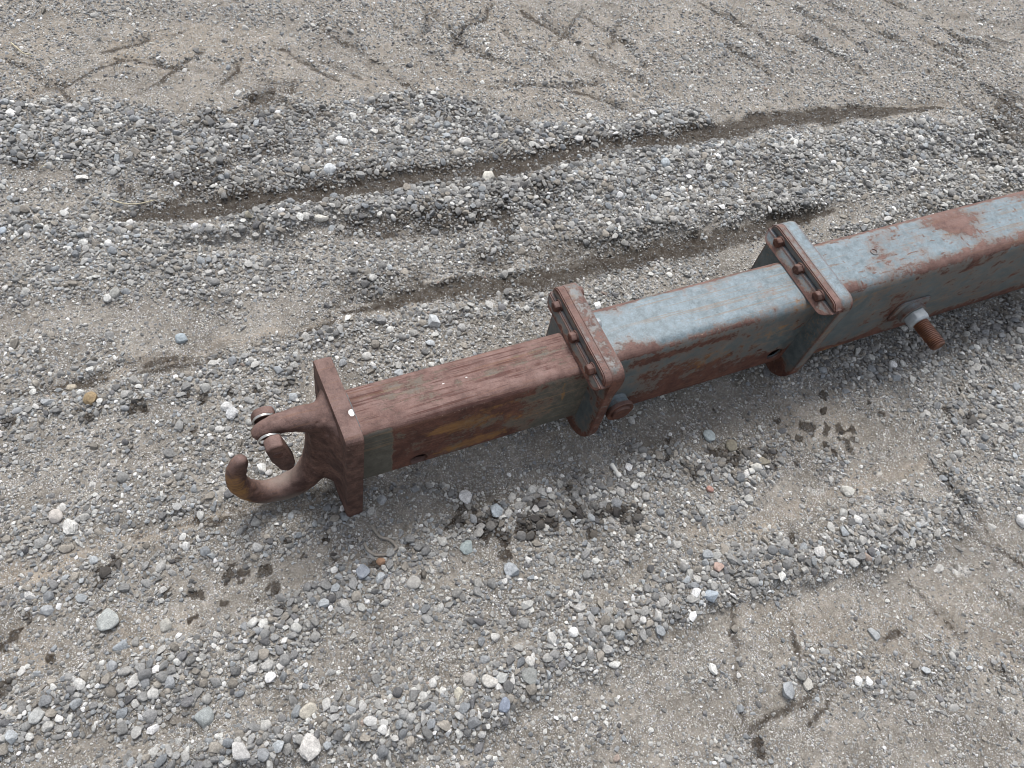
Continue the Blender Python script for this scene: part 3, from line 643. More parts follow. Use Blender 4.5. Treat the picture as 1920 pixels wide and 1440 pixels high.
class Hash:
    def __init__(self, c): self.c = c; self.d = {}
    def free(self, x, y, r, k):
        i, j = int(x / self.c), int(y / self.c)
        for a in (i - 1, i, i + 1):
            for b in (j - 1, j, j + 1):
                for (u, v_, s) in self.d.get((a, b), ()):
                    if (u - x) ** 2 + (v_ - y) ** 2 < (k * (r + s)) ** 2: return False
        return True
    def put(self, x, y, r): self.d.setdefault((int(x / self.c), int(y / self.c)), []).append((x, y, r))
hsh = Hash(0.06)

def blocked(x, y):      # feet of the boom that stand on the ground
    return (0.107 < x < 0.150 and 0.602 < y < 0.785) or (0.618 < x < 0.650 and 0.60 < y < 0.80) or (1.158 < x < 1.195 and 0.60 < y < 0.80)

# named single stones
SHAPES = {'flat': (16, 2, 0.45, 1.08, 0.0), 'round': (40, 2, 0.72, 1.12, 0.0), 'angular': (14, 1, 0.72, 1.12, 0.0), 'rough': (26, 2, 0.75, 1.1, 0.16), 'tall': (12, 1, 0.8, 1.5, 0.05)}
rs = np.random.default_rng(21)
for (x, y, d, col, shp, label) in STONES:
    n_, it_, fl_, el_, ro_ = SHAPES[shp]
    m = rock_mesh('stone', rs, n_, it_, fl_, el_, ro_); m.materials.append(M_stone_obj)
    o = link(bpy.data.objects.new('stone', m))
    R = d / 2 * 1.08
    hx = float(sample(H, np.array([x]), np.array([y]))[0])
    if shp == 'tall':
        o.rotation_euler = (0.15, math.radians(80), 0.6); o.location = (x, y, hx + R * 0.8)
    else:
        o.rotation_euler = (rs.normal() * 0.12, rs.normal() * 0.12, rs.random() * 6.28); o.location = (x, y, hx + R * fl_ * 0.45)
    o.scale = (R, R, R); o['col'] = [float(t) * 0.86 for t in col]; o['damp'] = 0.0
    tag(o, label, 'stone', 'loose stones lying on the dirt yard')
    hsh.put(x, y, R)

def scatter(n_try, rmin, rmax, dfun, pack, power=1.6):
    n_try = int(n_try * 1.42); x = rng.uniform(-1.25, 4.25, n_try); y = rng.uniform(-0.95, 3.45, n_try)
    ok = inside(x, y) | (rng.random(n_try) < 0.6); x, y = x[ok], y[ok]
    keep = rng.random(len(x)) < dfun(sample(dens, x, y), sample(bare, x, y), sample(n2, x, y)); x, y = x[keep], y[keep]
    r = rmin + (rmax - rmin) * rng.random(len(x)) ** power
    if pack:
        o = np.argsort(-r); sel = []
        for i in o:
            if not blocked(x[i], y[i]) and hsh.free(x[i], y[i], r[i], pack):
                hsh.put(x[i], y[i], r[i]); sel.append(i)
        sel = np.array(sel)
        return x[sel], y[sel], r[sel]
    return x, y, r

# the big gravel: largest 240 in sight become pieces of the ground, the rest one mass
bx, by, br = scatter(300000, 0.0042, 0.0108, lambda d, b, n: np.clip(0.005 + 1.25 * np.clip(d - 0.22, 0, 1) ** 1.6, 0, 1), 0.70, 2.9)
sx, sy, sr = scatter(760000, 0.0026, 0.0054, lambda d, b, n: np.clip(0.015 + 0.95 * np.clip(d - 0.08, 0, 1), 0, 1), 0.70, 1.3)
tx, ty, tr = scatter(900000, 0.0011, 0.0028, lambda d, b, n: np.clip((0.26 + 0.8 * d) * (1 - 0.25 * b), 0, 1), 0, 2.0)
print('stones', len(bx), len(sx), len(tx))

look = np.hypot(bx - 0.45, by - 0.65)
score = br / np.sqrt((bx) ** 2 + by ** 2 + 1.5 ** 2)
vis = ~((by > 0.70) & (by < 0.93) & (bx > 0.15)) & ~((by > 0.55) & (by <= 0.70) & (bx > 0.1))
inner = (by > -0.42 * bx + 0.28) & (by < 2.3 - 0.15 * bx) & (bx > -0.42) & (by > 1.68 * bx - 2.1) & vis
cand = np.where(inner)[0]
top = cand[np.argsort(-score[cand])[:235]]
pieces = [rock_mesh('stone_piece', rs, n_, 1, fl_, el_, 0.0) for n_, fl_, el_ in
          [(14, .62, 1.1), (18, .7, 1.0), (22, .6, 1.2), (30, .7, 1.1), (12, .55, 1.15), (40, .75, 1.05), (16, .5, 1.2), (26, .65, 1.0)]]
for m in pieces: m.materials.append(M_stone_obj)
tc = tones(len(top), 1.05)
for q, i in enumerate(top):
    o = link(bpy.data.objects.new('stone', pieces[q % len(pieces)]), ground)
    R = br[i]; hx = float(sample(H, bx[i:i + 1], by[i:i + 1])[0])
    o.location = (bx[i], by[i], hx + R * 0.36)
    o.rotation_euler = (rng.normal() * 0.3, rng.normal() * 0.3, rng.random() * 6.28); o.scale = (R, R * (0.85 + 0.3 * rng.random()), R)
    o['col'] = [float(t) for t in tc[q]]; o['damp'] = float(max(0.3 * sample(damp, bx[i:i + 1], by[i:i + 1])[0], sample(drip, bx[i:i + 1], by[i:i + 1])[0]))
msk = np.ones(len(bx), bool); msk[top] = False
bx, by, br = bx[msk], by[msk], br[msk]

protos = bpy.data.collections.new('gravel_shapes')
rp = np.random.default_rng(5)
for q in range(22):
    m = rock_mesh('gravel_shape', rp, int(rp.integers(9, 26)), 1, 0.5 + 0.35 * rp.random(), 1.0 + 0.35 * rp.random(), 0.0)
    m.materials.append(M_stone_inst)
    protos.objects.link(bpy.data.objects.new('gravel_shape.%02d' % q, m))

def gravel_nodes():
    g = bpy.data.node_groups.new('gravel_on_points', 'GeometryNodeTree')
    g.interface.new_socket('Geometry', in_out='INPUT', socket_type='NodeSocketGeometry')
    g.interface.new_socket('Geometry', in_out='OUTPUT', socket_type='NodeSocketGeometry')
    gi = g.nodes.new('NodeGroupInput'); go = g.nodes.new('NodeGroupOutput')
    ci = g.nodes.new('GeometryNodeCollectionInfo'); ci.inputs['Collection'].default_value = protos
    ci.inputs['Separate Children'].default_value = True; ci.inputs['Reset Children'].default_value = True
    ip = g.nodes.new('GeometryNodeInstanceOnPoints'); ip.inputs['Pick Instance'].default_value = True
    g.links.new(gi.outputs[0], ip.inputs['Points']); g.links.new(ci.outputs[0], ip.inputs['Instance'])
    for nm, dt, sk in (('pick', 'INT', 'Instance Index'), ('rot', 'FLOAT_VECTOR', 'Rotation'), ('scl', 'FLOAT_VECTOR', 'Scale')):
        na = g.nodes.new('GeometryNodeInputNamedAttribute'); na.data_type = dt; na.inputs['Name'].default_value = nm
        g.links.new(na.outputs[0], ip.inputs[sk])
    g.links.new(ip.outputs[0], go.inputs[0])
    return g
GN = gravel_nodes()

def gravel_mass(name, label, x, y, r, lift, tilt, gain, wet):
    n = len(x); h = sample(H, x, y)
    lf = lift[0] + (lift[1] - lift[0]) * rng.random(n) * np.clip(sample(dens, x, y) * 1.3, 0.1, 1)
    me = bpy.data.meshes.new(name); me.vertices.add(n)
    me.vertices.foreach_set('co', np.stack([x, y, h + r * lf], 1).astype(np.float32).ravel())
    rot = np.stack([rng.normal(size=n) * tilt, rng.normal(size=n) * tilt, rng.random(n) * 6.283], 1)
    scl = np.stack([r, r * (0.8 + 0.35 * rng.random(n)), r * (0.8 + 0.35 * rng.random(n))], 1)
    a = me.attributes.new('pick', 'INT', 'POINT'); a.data.foreach_set('value', rng.integers(0, 22, n).astype(np.int32))
    for nm, v_ in (('rot', rot), ('scl', scl), ('col', tones(n, gain))):
        a = me.attributes.new(nm, 'FLOAT_VECTOR', 'POINT'); a.data.foreach_set('vector', v_.astype(np.float32).ravel())
    set_attr(me, 'damp', np.clip(np.maximum(sample(damp, x, y) * wet * rng.random(n) ** 0.7, sample(drip, x, y) * (0.6 + 0.6 * rng.random(n))), 0, 1))
    o = link(bpy.data.objects.new(name, me))
    md = o.modifiers.new('gravel', 'NODES'); md.node_group = GN
    me.materials.append(M_stone_inst)
    tag(o, label, 'gravel', None, 'stuff')
    return o
gravel_mass('coarse_gravel', 'grey and white coarse gravel heaped in bands across the dirt yard', bx, by, br, (0.0, 0.55), 0.32, 1.07, 0.45)
gravel_mass('fine_gravel', 'fine grey gravel filling in between the coarser stones', sx, sy, sr, (0.05, 0.8), 0.45, 1.08, 0.75)
gravel_mass('grit', 'sprinkling of tiny pale grit over the packed dirt', tx, ty, tr, (0.0, 0.5), 0.5, 1.15, 0.95)

# ------------------------------------------------------------------ the boom
from mathutils import noise as mnoise
ROOT = Vector((0.70, 0.692, 0.0))
boom = link(bpy.data.objects.new('telescopic_boom', None)); boom.location = ROOT; boom.empty_display_size = 0.2
tag(boom, 'rusty blue-grey telescopic crane boom of three nested box tubes with a hook, lying on gravel', 'crane boom')

def add_part(name, me, mat, parent, label=None, root=True):
    if root: me.transform(Matrix.Translation(-ROOT))
    me.materials.clear(); me.materials.append(mat)
    o = link(bpy.data.objects.new(name, me), parent)
    if label: o['label'] = label
    return o
def attrs(me, **kw):
    n = len(me.vertices)
    for a in ('rust', 'orange', 'streak', 'fleck', 'white', 'dust', 'scuff'):
        v_ = kw.get(a, 0.0)
        set_attr(me, a, np.full(n, v_) if np.isscalar(v_) else v_)

def tube_mesh(name, xa, xb, yc, zc, hy, hz, r, step, holes=()):
    sec = []
    def flat(p, q):
        n = max(2, int(math.hypot(q[0] - p[0], q[1] - p[1]) / 0.007))
        return [(p[0] + (q[0] - p[0]) * i / n, p[1] + (q[1] - p[1]) * i / n) for i in range(n)]
    cs = [((hy - r), (hz - r), 0), (-(hy - r), (hz - r), 90), (-(hy - r), -(hz - r), 180), ((hy - r), -(hz - r), 270)]
    for i, (cy, cz, a0) in enumerate(cs):
        arc = [(cy + r * math.cos(math.radians(a0 + 90 * k / 8)), cz + r * math.sin(math.radians(a0 + 90 * k / 8))) for k in range(9)]
        sec += arc[:-1]
        cy2, cz2, a2 = cs[(i + 1) % 4]
        sec += flat(arc[-1], (cy2 + r * math.cos(math.radians(a2)), cz2 + r * math.sin(math.radians(a2))))
    ns = len(sec); nxs = int((xb - xa) / step) + 1
    xs = np.linspace(xa, xb, nxs); S = np.array(sec)
    wall = 0.008
    inn = S.copy(); inn[:, 0] *= (hy - wall) / hy; inn[:, 1] *= (hz - wall) / hz
    V = np.concatenate([np.concatenate([np.full((ns, 1), x), np.stack([yc + s[:, 0], zc + s[:, 1]], 1)], 1) for s in (S,) for x in xs])
    Vi = np.concatenate([np.concatenate([np.full((ns, 1), x), np.stack([yc + inn[:, 0], zc + inn[:, 1]], 1)], 1) for x in (xs[0], xs[-1])])
    F = []
    for i in range(nxs - 1):
        for j in range(ns):
            j2 = (j + 1) % ns
            F.append((i * ns + j, i * ns + j2, (i + 1) * ns + j2, (i + 1) * ns + j))
    B = nxs * ns
    for j in range(ns):
        j2 = (j + 1) % ns
        F.append((B + j, B + ns + j, B + ns + j2, B + j2))
        F.append((j, B + j, B + j2, j2))
        e = (nxs - 1) * ns
        F.append((e + j, e + j2, B + ns + j2, B + ns + j))
    me = mesh_np(name, np.concatenate([V, Vi]), F)
    if holes:
        o = bpy.data.objects.new('tmp', me); COL.objects.link(o); cut = []
        for (hx, hz_, hr) in holes:
            bm = bmesh.new()
            bmesh.ops.create_cone(bm, cap_ends=True, segments=40, radius1=hr, radius2=hr, depth=0.06,
                                  matrix=Matrix.Translation((hx, yc - hy, hz_)) @ Matrix.Rotation(math.pi / 2, 4, 'X'))
            cm = bpy.data.meshes.new('cut'); bm.to_mesh(cm); bm.free()
            c = bpy.data.objects.new('cut', cm); COL.objects.link(c); cut.append(c)
            md = o.modifiers.new('b', 'BOOLEAN'); md.operation = 'DIFFERENCE'; md.object = c; md.solver = 'EXACT'
        bpy.context.view_layer.update()
        me2 = bpy.data.meshes.new_from_object(o.evaluated_get(bpy.context.evaluated_depsgraph_get()))
        for c in cut: bpy.data.objects.remove(c)
        bpy.data.objects.remove(o); me = me2; me.name = name
    smooth(me, 35)
    return me

def blob(x, u, x0, u0, rx, ru): return np.exp(-((x - x0) / rx) ** 2 - ((u - u0) / ru) ** 2)

# inner section: rusty sliding tube
y1, z1, hy1, hz1 = 0.6892, 0.1713, 0.0545, 0.0980
me = tube_mesh('inner_section', 0.140, 0.80, y1, z1, hy1, hz1, 0.020, 0.006, ((0.264, 0.104, 0.0185),))
P = verts(me); x, v_, w_ = P[:, 0], (P[:, 1] - y1) / hy1, (P[:, 2] - z1) / hz1
top_ = sstep(0.85, 0.97, w_); front_ = sstep(-0.85, -0.97, v_); bend_ = sstep(0.55, 0.8, w_) * sstep(-0.35, -0.75, v_) * (1 - 0.2 * front_)
rust = 0.72 + 0.0 * x
rust -= top_ * (0.24 * blob(x, v_, 0.255, 0.25, 0.06, 0.35) + 0.24 * blob(x, v_, 0.42, 0.0, 0.05, 0.12) + 0.22 * blob(x, v_, 0.53, 0.15, 0.08, 0.15) + 0.2 * blob(x, v_, 0.30, -0.35, 0.04, 0.2))
rust -= front_ * (0.75 * sstep(0.215, 0.20, x) + 0.42 * sstep(0.42, 0.56, x) + 0.1)
rust += 0.25 * bend_
org = front_ * (0.80 * blob(x, w_, 0.34, 0.30, 0.075, 0.22) + 0.5 * blob(x, w_, 0.43, 0.62, 0.10, 0.10) + 0.66 * blob(x, w_, 0.37, -0.62, 0.10, 0.20) + 0.42 * blob(x, w_, 0.48, -0.1, 0.20, 0.5)
                + 0.55 * np.exp(-((x - (0.563 + 0.012 * (0.5 - w_))) / 0.004) ** 2) * sstep(-0.05, 0.1, w_) * sstep(0.9, 0.7, w_))
flk = 0.42 * np.exp(-((w_ - 0.86) / 0.07) ** 2) * sstep(-0.6, -0.9, v_) * sstep(0.24, 0.28, x) * sstep(0.44, 0.38, x)
wht = 0.85 * top_ * (blob(x, v_, 0.372, 0.02, 0.006, 0.09) + 0.7 * blob(x, v_, 0.328, 0.08, 0.010, 0.05))
attrs(me, rust=rust, orange=org, streak=top_ * 0.75 + 0.1, fleck=flk, white=wht)
inner_s = add_part('inner_section', me, M_tube_in, boom, 'rust-covered innermost box tube')

# middle section
y2, z2, hy2, hz2 = 0.6913, 0.1757, 0.0676, 0.1215
me = tube_mesh('middle_section', 0.636, 1.32, y2, z2, hy2, hz2, 0.026, 0.006, ((1.128, 0.110, 0.020),))
P = verts(me); x, v_, w_ = P[:, 0], (P[:, 1] - y2) / hy2, (P[:, 2] - z2) / hz2
top_ = sstep(0.85, 0.97, w_); front_ = sstep(-0.85, -0.97, v_)
edgel = np.exp(-((w_ - 0.93) / 0.05) ** 2) * sstep(-0.5, -0.75, v_)
rust = 0.14 + 0.0 * x + 0.10 * front_
rust += 0.42 * edgel * sstep(1.05, 0.95, x) + 0.30 * sstep(0.75, 0.85, v_) * sstep(0.5, 0.7, w_)
rust += top_ * (0.40 * blob(x, v_, 0.70, -0.75, 0.05, 0.35) + 0.35 * blob(x, v_, 0.71, 0.85, 0.05, 0.25) + 0.3 * blob(x, v_, 0.93, 0.85, 0.1, 0.2) + 0.35 * blob(x, v_, 1.1, 0.85, 0.06, 0.2) + 0.16 * blob(x, v_, 1.1, -0.8, 0.08, 0.3))
rust += front_ * (0.62 * sstep(-0.15, -0.85, w_) + 0.45 * blob(x, w_, 0.80, 0.72, 0.11, 0.10) + 0.33 * blob(x, w_, 0.83, 0.05, 0.10, 0.5) + 0.22 * blob(x, w_, 0.95, -0.2, 0.12, 0.4) + 0.35 * blob(x, w_, 1.13, -0.62, 0.06, 0.3) + 0.15 * blob(x, w_, 1.08, 0.4, 0.08, 0.3))
org = front_ * (0.36 * blob(x, w_, 1.08, 0.35, 0.08, 0.35) + 0.3 * blob(x, w_, 0.90, 0.1, 0.1, 0.4)) + 0.40 * edgel * sstep(1.02, 1.08, x) + 0.25 * top_ * blob(x, v_, 1.1, -0.75, 0.06, 0.2) + 0.14 * front_
flk = 0.42 * edgel * sstep(0.72, 0.78, x) * sstep(0.96, 0.90, x)
wht = 0.55 * top_ * blob(x, v_, 0.672, 0.93, 0.008, 0.1)
attrs(me, rust=rust, orange=org, streak=0.12, fleck=flk, white=wht, scuff=0.1 * top_ + 0.25 * front_)
middle_s = add_part('middle_section', me, M_tube, boom, 'blue-grey middle box tube with rusted bends')

# outer section
y3, z3, hy3, hz3 = 0.6924, 0.1779, 0.0765, 0.1376
me = tube_mesh('outer_section', 1.180, 3.30, y3, z3, hy3, hz3, 0.028, 0.007)
P = verts(me); x, v_, w_ = P[:, 0], (P[:, 1] - y3) / hy3, (P[:, 2] - z3) / hz3
top_ = sstep(0.85, 0.97, w_); front_ = sstep(-0.85, -0.97, v_)
edgel = np.exp(-((w_ - 0.95) / 0.05) ** 2) * sstep(-0.5, -0.8, v_)
rust = 0.15 + 0.0 * x + 0.09 * front_
rust += 0.48 * sstep(0.74, 0.86, v_) * sstep(0.5, 0.7, w_) + edgel * (0.18 + 0.20 * sstep(1.40, 1.48, x))
rust += top_ * (0.42 * blob(x, v_, 1.225, -0.85, 0.05, 0.3) + 0.46 * blob(x, v_, 1.60, 0.55, 0.09, 0.45) + 0.40 * blob(x, v_, 1.62, 0.0, 0.06, 0.5) + 0.26 * blob(x, v_, 1.52, -0.75, 0.12, 0.2) + 0.30 * blob(x, v_, 1.70, -0.65, 0.10, 0.25) + 0.3 * blob(x, v_, 1.85, 0.8, 0.1, 0.3)
               + 0.16 * blob(x, v_, 1.40, 0.0, 0.10, 0.7) + 0.24 * blob(x, v_, 1.36, -0.15, 0.05, 0.06) + 0.25 * blob(x, v_, 2.2, 0.0, 0.2, 1.0) + 0.22 * blob(x, v_, 1.30, -0.5, 0.02, 0.15))
rust += front_ * (0.50 * sstep(-0.45, -0.92, w_) + 0.18 * blob(x, w_, 1.42, 0.3, 0.06, 0.6) + 0.34 * blob(x, w_, 1.46, -0.15, 0.035, 0.22) + 0.2 * blob(x, w_, 1.6, 0.8, 0.2, 0.15) + 0.12 * blob(x, w_, 1.8, 0.0, 0.3, 0.6))
org = front_ * (0.34 * blob(x, w_, 1.29, 0.62, 0.08, 0.25) + 0.36 * sstep(-0.5, -0.95, w_) * sstep(1.5, 1.3, x) + 0.2 * sstep(-0.7, -0.95, w_)) + top_ * 0.25 * blob(x, v_, 1.355, 0.0, 0.03, 0.2)
attrs(me, rust=rust, orange=org + 0.12 * front_, streak=0.15, fleck=0.0, scuff=0.6 * top_ + 0.2 * front_)
outer_s = add_part('outer_section', me, M_tube, boom, 'pale blue-grey outer box tube with scratches and rust patches')

def round_outline(ya, yb, za, zb, radii, n=7):
    """rounded rectangle in (y, z); radii for (low y low z), (high y low z), (high y high z), (low y high z)"""
    out = []
    for (cy, cz, sy_, sz_, a0, r) in ((ya, za, 1, 1, 180, radii[0]), (yb, za, -1, 1, 270, radii[1]), (yb, zb, -1, -1, 0, radii[2]), (ya, zb, 1, -1, 90, radii[3])):
        for k in range(n + 1):
            a = math.radians(a0 + 90 * k / n)
            out.append((cy + sy_ * r + r * math.cos(a), cz + sz_ * r + r * math.sin(a)))
    return out
def plate_mesh(name, xa, xb, outline, bev=0.003, shear=None, cells=0):
    bm = bmesh.new()
    lo = [bm.verts.new((xa, y, z)) for y, z in outline]; hi = [bm.verts.new((xb, y, z)) for y, z in outline]
    n = len(outline)
    f1 = bm.faces.new(list(reversed(lo))); f2 = bm.faces.new(hi)
    for i in range(n): bm.faces.new((lo[i], lo[(i + 1) % n], hi[(i + 1) % n], hi[i]))
    bmesh.ops.recalc_face_normals(bm, faces=bm.faces[:])
    eds = [e for e in bm.edges if len({f for f in e.link_faces} & {f1, f2}) == 1]
    bmesh.ops.bevel(bm, geom=eds, offset=bev, segments=2, profile=0.6, affect='EDGES')
    if shear:
        for v in bm.verts: v.co.x += shear(v.co)
    me = bpy.data.meshes.new(name); bm.to_mesh(me); bm.free()
    smooth(me, 30)
    return me
def hex_mesh(name, c, axis, rad, length, seg=6, cham=0.12, twist=0.0):
    """prism along axis with chamfered outer end; c is the centre of its base"""
    bm = bmesh.new()
    prof = [(rad, 0.0), (rad, length * 0.82), (rad * (1 - cham), length)]
    rings = []
    for (r, h) in prof:
        rings.append([bm.verts.new((r * math.cos(twist + 2 * math.pi * i / seg), r * math.sin(twist + 2 * math.pi * i / seg), h)) for i in range(seg)])
    for a, b in zip(rings[:-1], rings[1:]):
        for i in range(seg): bm.faces.new((a[i], a[(i + 1) % seg], b[(i + 1) % seg], b[i]))
    bm.faces.new(rings[-1]); bm.faces.new(list(reversed(rings[0])))
    q = Vector((0, 0, 1)).rotation_difference(Vector(axis)).to_matrix().to_4x4()
    bmesh.ops.transform(bm, matrix=Matrix.Translation(c) @ q, verts=bm.verts[:])
    bmesh.ops.bevel(bm, geom=bm.edges[:], offset=rad * 0.05, segments=1, affect='EDGES')
    me = bpy.data.meshes.new(name); bm.to_mesh(me); bm.free()
    smooth(me, 30)
    return me
def lathe_mesh(name, c, axis, prof, seg=36):
    """prof: (radius, height) pairs"""
    bm = bmesh.new(); rings = []
    for (r, h) in prof:
        rings.append([bm.verts.new((r * math.cos(2 * math.pi * i / seg), r * math.sin(2 * math.pi * i / seg), h)) for i in range(seg)])
    for a, b in zip(rings[:-1], rings[1:]):
        for i in range(seg): bm.faces.new((a[i], a[(i + 1) % seg], b[(i + 1) % seg], b[i]))
    bm.faces.new(rings[-1]); bm.faces.new(list(reversed(rings[0])))
    q = Vector((0, 0, 1)).rotation_difference(Vector(axis)).to_matrix().to_4x4()
    bmesh.ops.transform(bm, matrix=Matrix.Translation(c) @ q, verts=bm.verts[:])
    bmesh.ops.recalc_face_normals(bm, faces=bm.faces[:])
    me = bpy.data.meshes.new(name); bm.to_mesh(me); bm.free()
    smooth(me, 32)
    return me

def retainer_mesh(name, xf, ya, yb, zb, zf, zt, lip, rb=0.026, rt=0.022):
    """wear-pad retainer bolted on the flange: upright upper strip, lower strip leaning out over the tube"""
    full = round_outline(ya, yb, zb, zt, (rb, rb, rt, rt), 6)
    def xfront(z):
        if z <= zf: return xf - 0.022 - (lip - 0.022) * (zf - z) / (zf - zb)
        return xf - 0.016
    low = [p for p in full if p[1] <= zf - 1e-6]; upp = [p for p in full if p[1] > zf + 1e-6]
    bm = bmesh.new()
    def block(points, xs_):
        fr = [bm.verts.new((xs_(z), y, z)) for y, z in points]; bk = [bm.verts.new((xf, y, z)) for y, z in points]
        n = len(points); f = bm.faces.new(list(reversed(fr))); bm.faces.new(bk)
        for i in range(n): bm.faces.new((fr[i], fr[(i + 1) % n], bk[(i + 1) % n], bk[i]))
        return f
    # order the lower outline from right to left round the bottom, closing along the fold
    lowp = sorted([p for p in low if p[0] <= (ya + yb) / 2], key=lambda p: -p[1]) + sorted([p for p in low if p[0] > (ya + yb) / 2], key=lambda p: p[1])
    lowp = [(ya, zf)] + [p for p in lowp if p[1] < zf - 1e-4] + [(yb, zf)]
    uppp = sorted([p for p in upp if p[0] > (ya + yb) / 2], key=lambda p: p[1]) + sorted([p for p in upp if p[0] <= (ya + yb) / 2], key=lambda p: -p[1])
    uppp = [(yb, zf + 0.0035)] + [p for p in uppp if p[1] > zf + 0.004] + [(ya, zf + 0.0035)]
    fa = block(lowp, xfront); fb = block(uppp, xfront)
    bmesh.ops.recalc_face_normals(bm, faces=bm.faces[:])
    eds = list({e for f in (fa, fb) for e in f.edges})
    bmesh.ops.bevel(bm, geom=eds, offset=0.0022, segments=2, affect='EDGES')
    me = bpy.data.meshes.new(name); bm.to_mesh(me); bm.free()
    smooth(me, 30)
    return me

def densify(me, n, lim):
    bm = bmesh.new(); bm.from_mesh(me)
    bmesh.ops.triangulate(bm, faces=[f for f in bm.faces if len(f.verts) > 4])
    for _ in range(n):
        bmesh.ops.subdivide_edges(bm, edges=[e for e in bm.edges if e.calc_length() > lim], cuts=1)
        bmesh.ops.triangulate(bm, faces=[f for f in bm.faces if len(f.verts) > 4])
    bm.to_mesh(me); bm.free(); smooth(me, 30)
def collar(section, xf, thick, ya, yb, zlow, zt, ztube, lip, bolts, rust_pl, rust_bar, rad, thin):
    me = plate_mesh('flange_plate', xf, xf + thick, round_outline(ya, yb, zlow, zt, rad), 0.003)
    densify(me, 4, 0.012)
    for v in me.vertices:          # the lower half of the plate is thinner than its bolted head
        t_ = min(max((zt - 0.030 - v.co.z) / 0.055, 0.0), 1.0)
        v.co.x -= thin * t_ * t_ * (3 - 2 * t_) * (v.co.x - xf) / thick
    smooth(me, 30)
    attrs(me, rust=rust_pl(verts(me)), orange=0.0, streak=0.0)
    add_part('flange_plate', me, M_plate, section)
    zb = ztube + 0.001; zf = zb + 0.5 * (zt - zb) - 0.002
    me = retainer_mesh('retainer_bar', xf, ya, yb, zb, zf, zt - 0.001, lip)
    densify(me, 4, 0.010)
    attrs(me, rust=rust_bar(verts(me)))
    add_part('retainer_bar', me, M_plate, section)
    for i, y in enumerate(bolts):
        y -= 0.011; c = (xf - 0.016, y, zf + 0.001)
        m1 = lathe_mesh('bolt', c, (-1, 0, 0), [(0.0135, 0.0), (0.0135, 0.002), (0.0125, 0.003)], 24)
        bm = bmesh.new(); bm.from_mesh(m1)
        m2 = hex_mesh('bolt', (c[0] - 0.002, c[1], c[2]), (-1, 0, 0), 0.0118, 0.0125, 6, 0.18, 0.3 + i * 0.7)
        bm.from_mesh(m2); bm.to_mesh(m1); bm.free(); smooth(m1, 30)
        attrs(m1)
        add_part('bolt', m1, M_bolt, section)

def rust_low(P): return 0.30 + 0.45 * sstep(0.10, 0.04, P[:, 2])
collar(middle_s, 0.6200, 0.029, 0.577, 0.818, 0.028, 0.322, 0.2693, 0.030, (0.791, 0.712, 0.634),
       lambda P: 0.30 + 0.45 * sstep(0.10, 0.04, P[:, 2]) + 0.30 * sstep(0.60, 0.575, P[:, 1]) + 0.15 * sstep(0.29, 0.32, P[:, 2]), lambda P: 0.30 + 0.34 * sstep(0.285, 0.272, P[:, 2]) + 0.30 * sstep(0.307, 0.318, P[:, 2]) + 0.3 * sstep(0.60, 0.575, P[:, 1]), (0.080, 0.060, 0.022, 0.026), 0.009)
collar(outer_s, 1.1600, 0.033, 0.578, 0.828, 0.018, 0.338, 0.2972, 0.036, (0.795, 0.716, 0.640),
       lambda P: 0.10 + 0.50 * sstep(0.12, 0.06, P[:, 2]) + 0.16 * sstep(0.59, 0.58, P[:, 1]) + 0.3 * sstep(0.62, 0.59, P[:, 1]) * sstep(0.30, 0.33, P[:, 2]), lambda P: 0.18 + 0.36 * sstep(0.313, 0.300, P[:, 2]) + 0.40 * sstep(0.328, 0.335, P[:, 2]) + 0.32 * sstep(0.61, 0.585, P[:, 1]) + sum(0.42 * blob(P[:, 1], P[:, 2], y - 0.014, 0.310, 0.016, 0.012) for y in (0.795, 0.716, 0.640)), (0.066, 0.050, 0.022, 0.026), 0.006)
# bolt ends with nuts behind the middle flange
for y, mt in ((0.795, M_bolt), (0.712, M_zinc)):
    m = hex_mesh('nut', (0.649, y, 0.303), (1, 0, 0), 0.0115, 0.011, 6, 0.1, 0.2); attrs(m)
    add_part('nut', m, mt, middle_s)

# pin boss with its rusty pin head on the middle tube, nut and stud on the outer tube
m = lathe_mesh('pin_boss', (0.700, y2 - hy2 + 0.003, 0.122), (0, -1, 0), [(0.027, 0.0), (0.0265, 0.012), (0.0268, 0.0125), (0.0268, 0.0225), (0.025, 0.0235)])
attrs(m, rust=0.22); add_part('pin_boss', m, M_greypaint, middle_s)
m = lathe_mesh('pin_head', (0.700, y2 - hy2 - 0.0205, 0.121), (0, -1, 0), [(0.0315, 0.0), (0.0315, 0.007), (0.0305, 0.0085), (0.0225, 0.0085), (0.0220, 0.0125), (0.0205, 0.014)])
attrs(m); add_part('pin_head', m, M_bolt, middle_s)
m = plate_mesh('weld_pad', 0, 0.006, round_outline(-0.052, 0.052, -0.036, 0.036, (0.02, 0.02, 0.02, 0.02)), 0.0025)
m.transform(Matrix.Translation((1.497, y3 - hy3, 0.157)) @ Matrix(((0, 1, 0, 0), (-1, 0, 0, 0), (0, 0, 1, 0), (0, 0, 0, 1))))
attrs(m, rust=0.30 + 0.35 * sstep(0.15, 0.13, verts(m)[:, 2])); add_part('weld_pad', m, M_greypaint, outer_s)
m = lathe_mesh('pin_boss', (1.497, y3 - hy3 - 0.004, 0.157), (0, -1, 0), [(0.033, 0.0), (0.032, 0.012), (0.033, 0.0125), (0.033, 0.017), (0.031, 0.018)])
attrs(m, rust=0.42); add_part('pin_boss', m, M_greypaint, outer_s)
m = hex_mesh('nut', (1.497, y3 - hy3 - 0.0225, 0.157), (0, -1, 0), 0.0285, 0.026, 6, 0.14, 0.25)
attrs(m); add_part('nut', m, M_zinc, outer_s)
prof = [(0.0165, 0.0)]
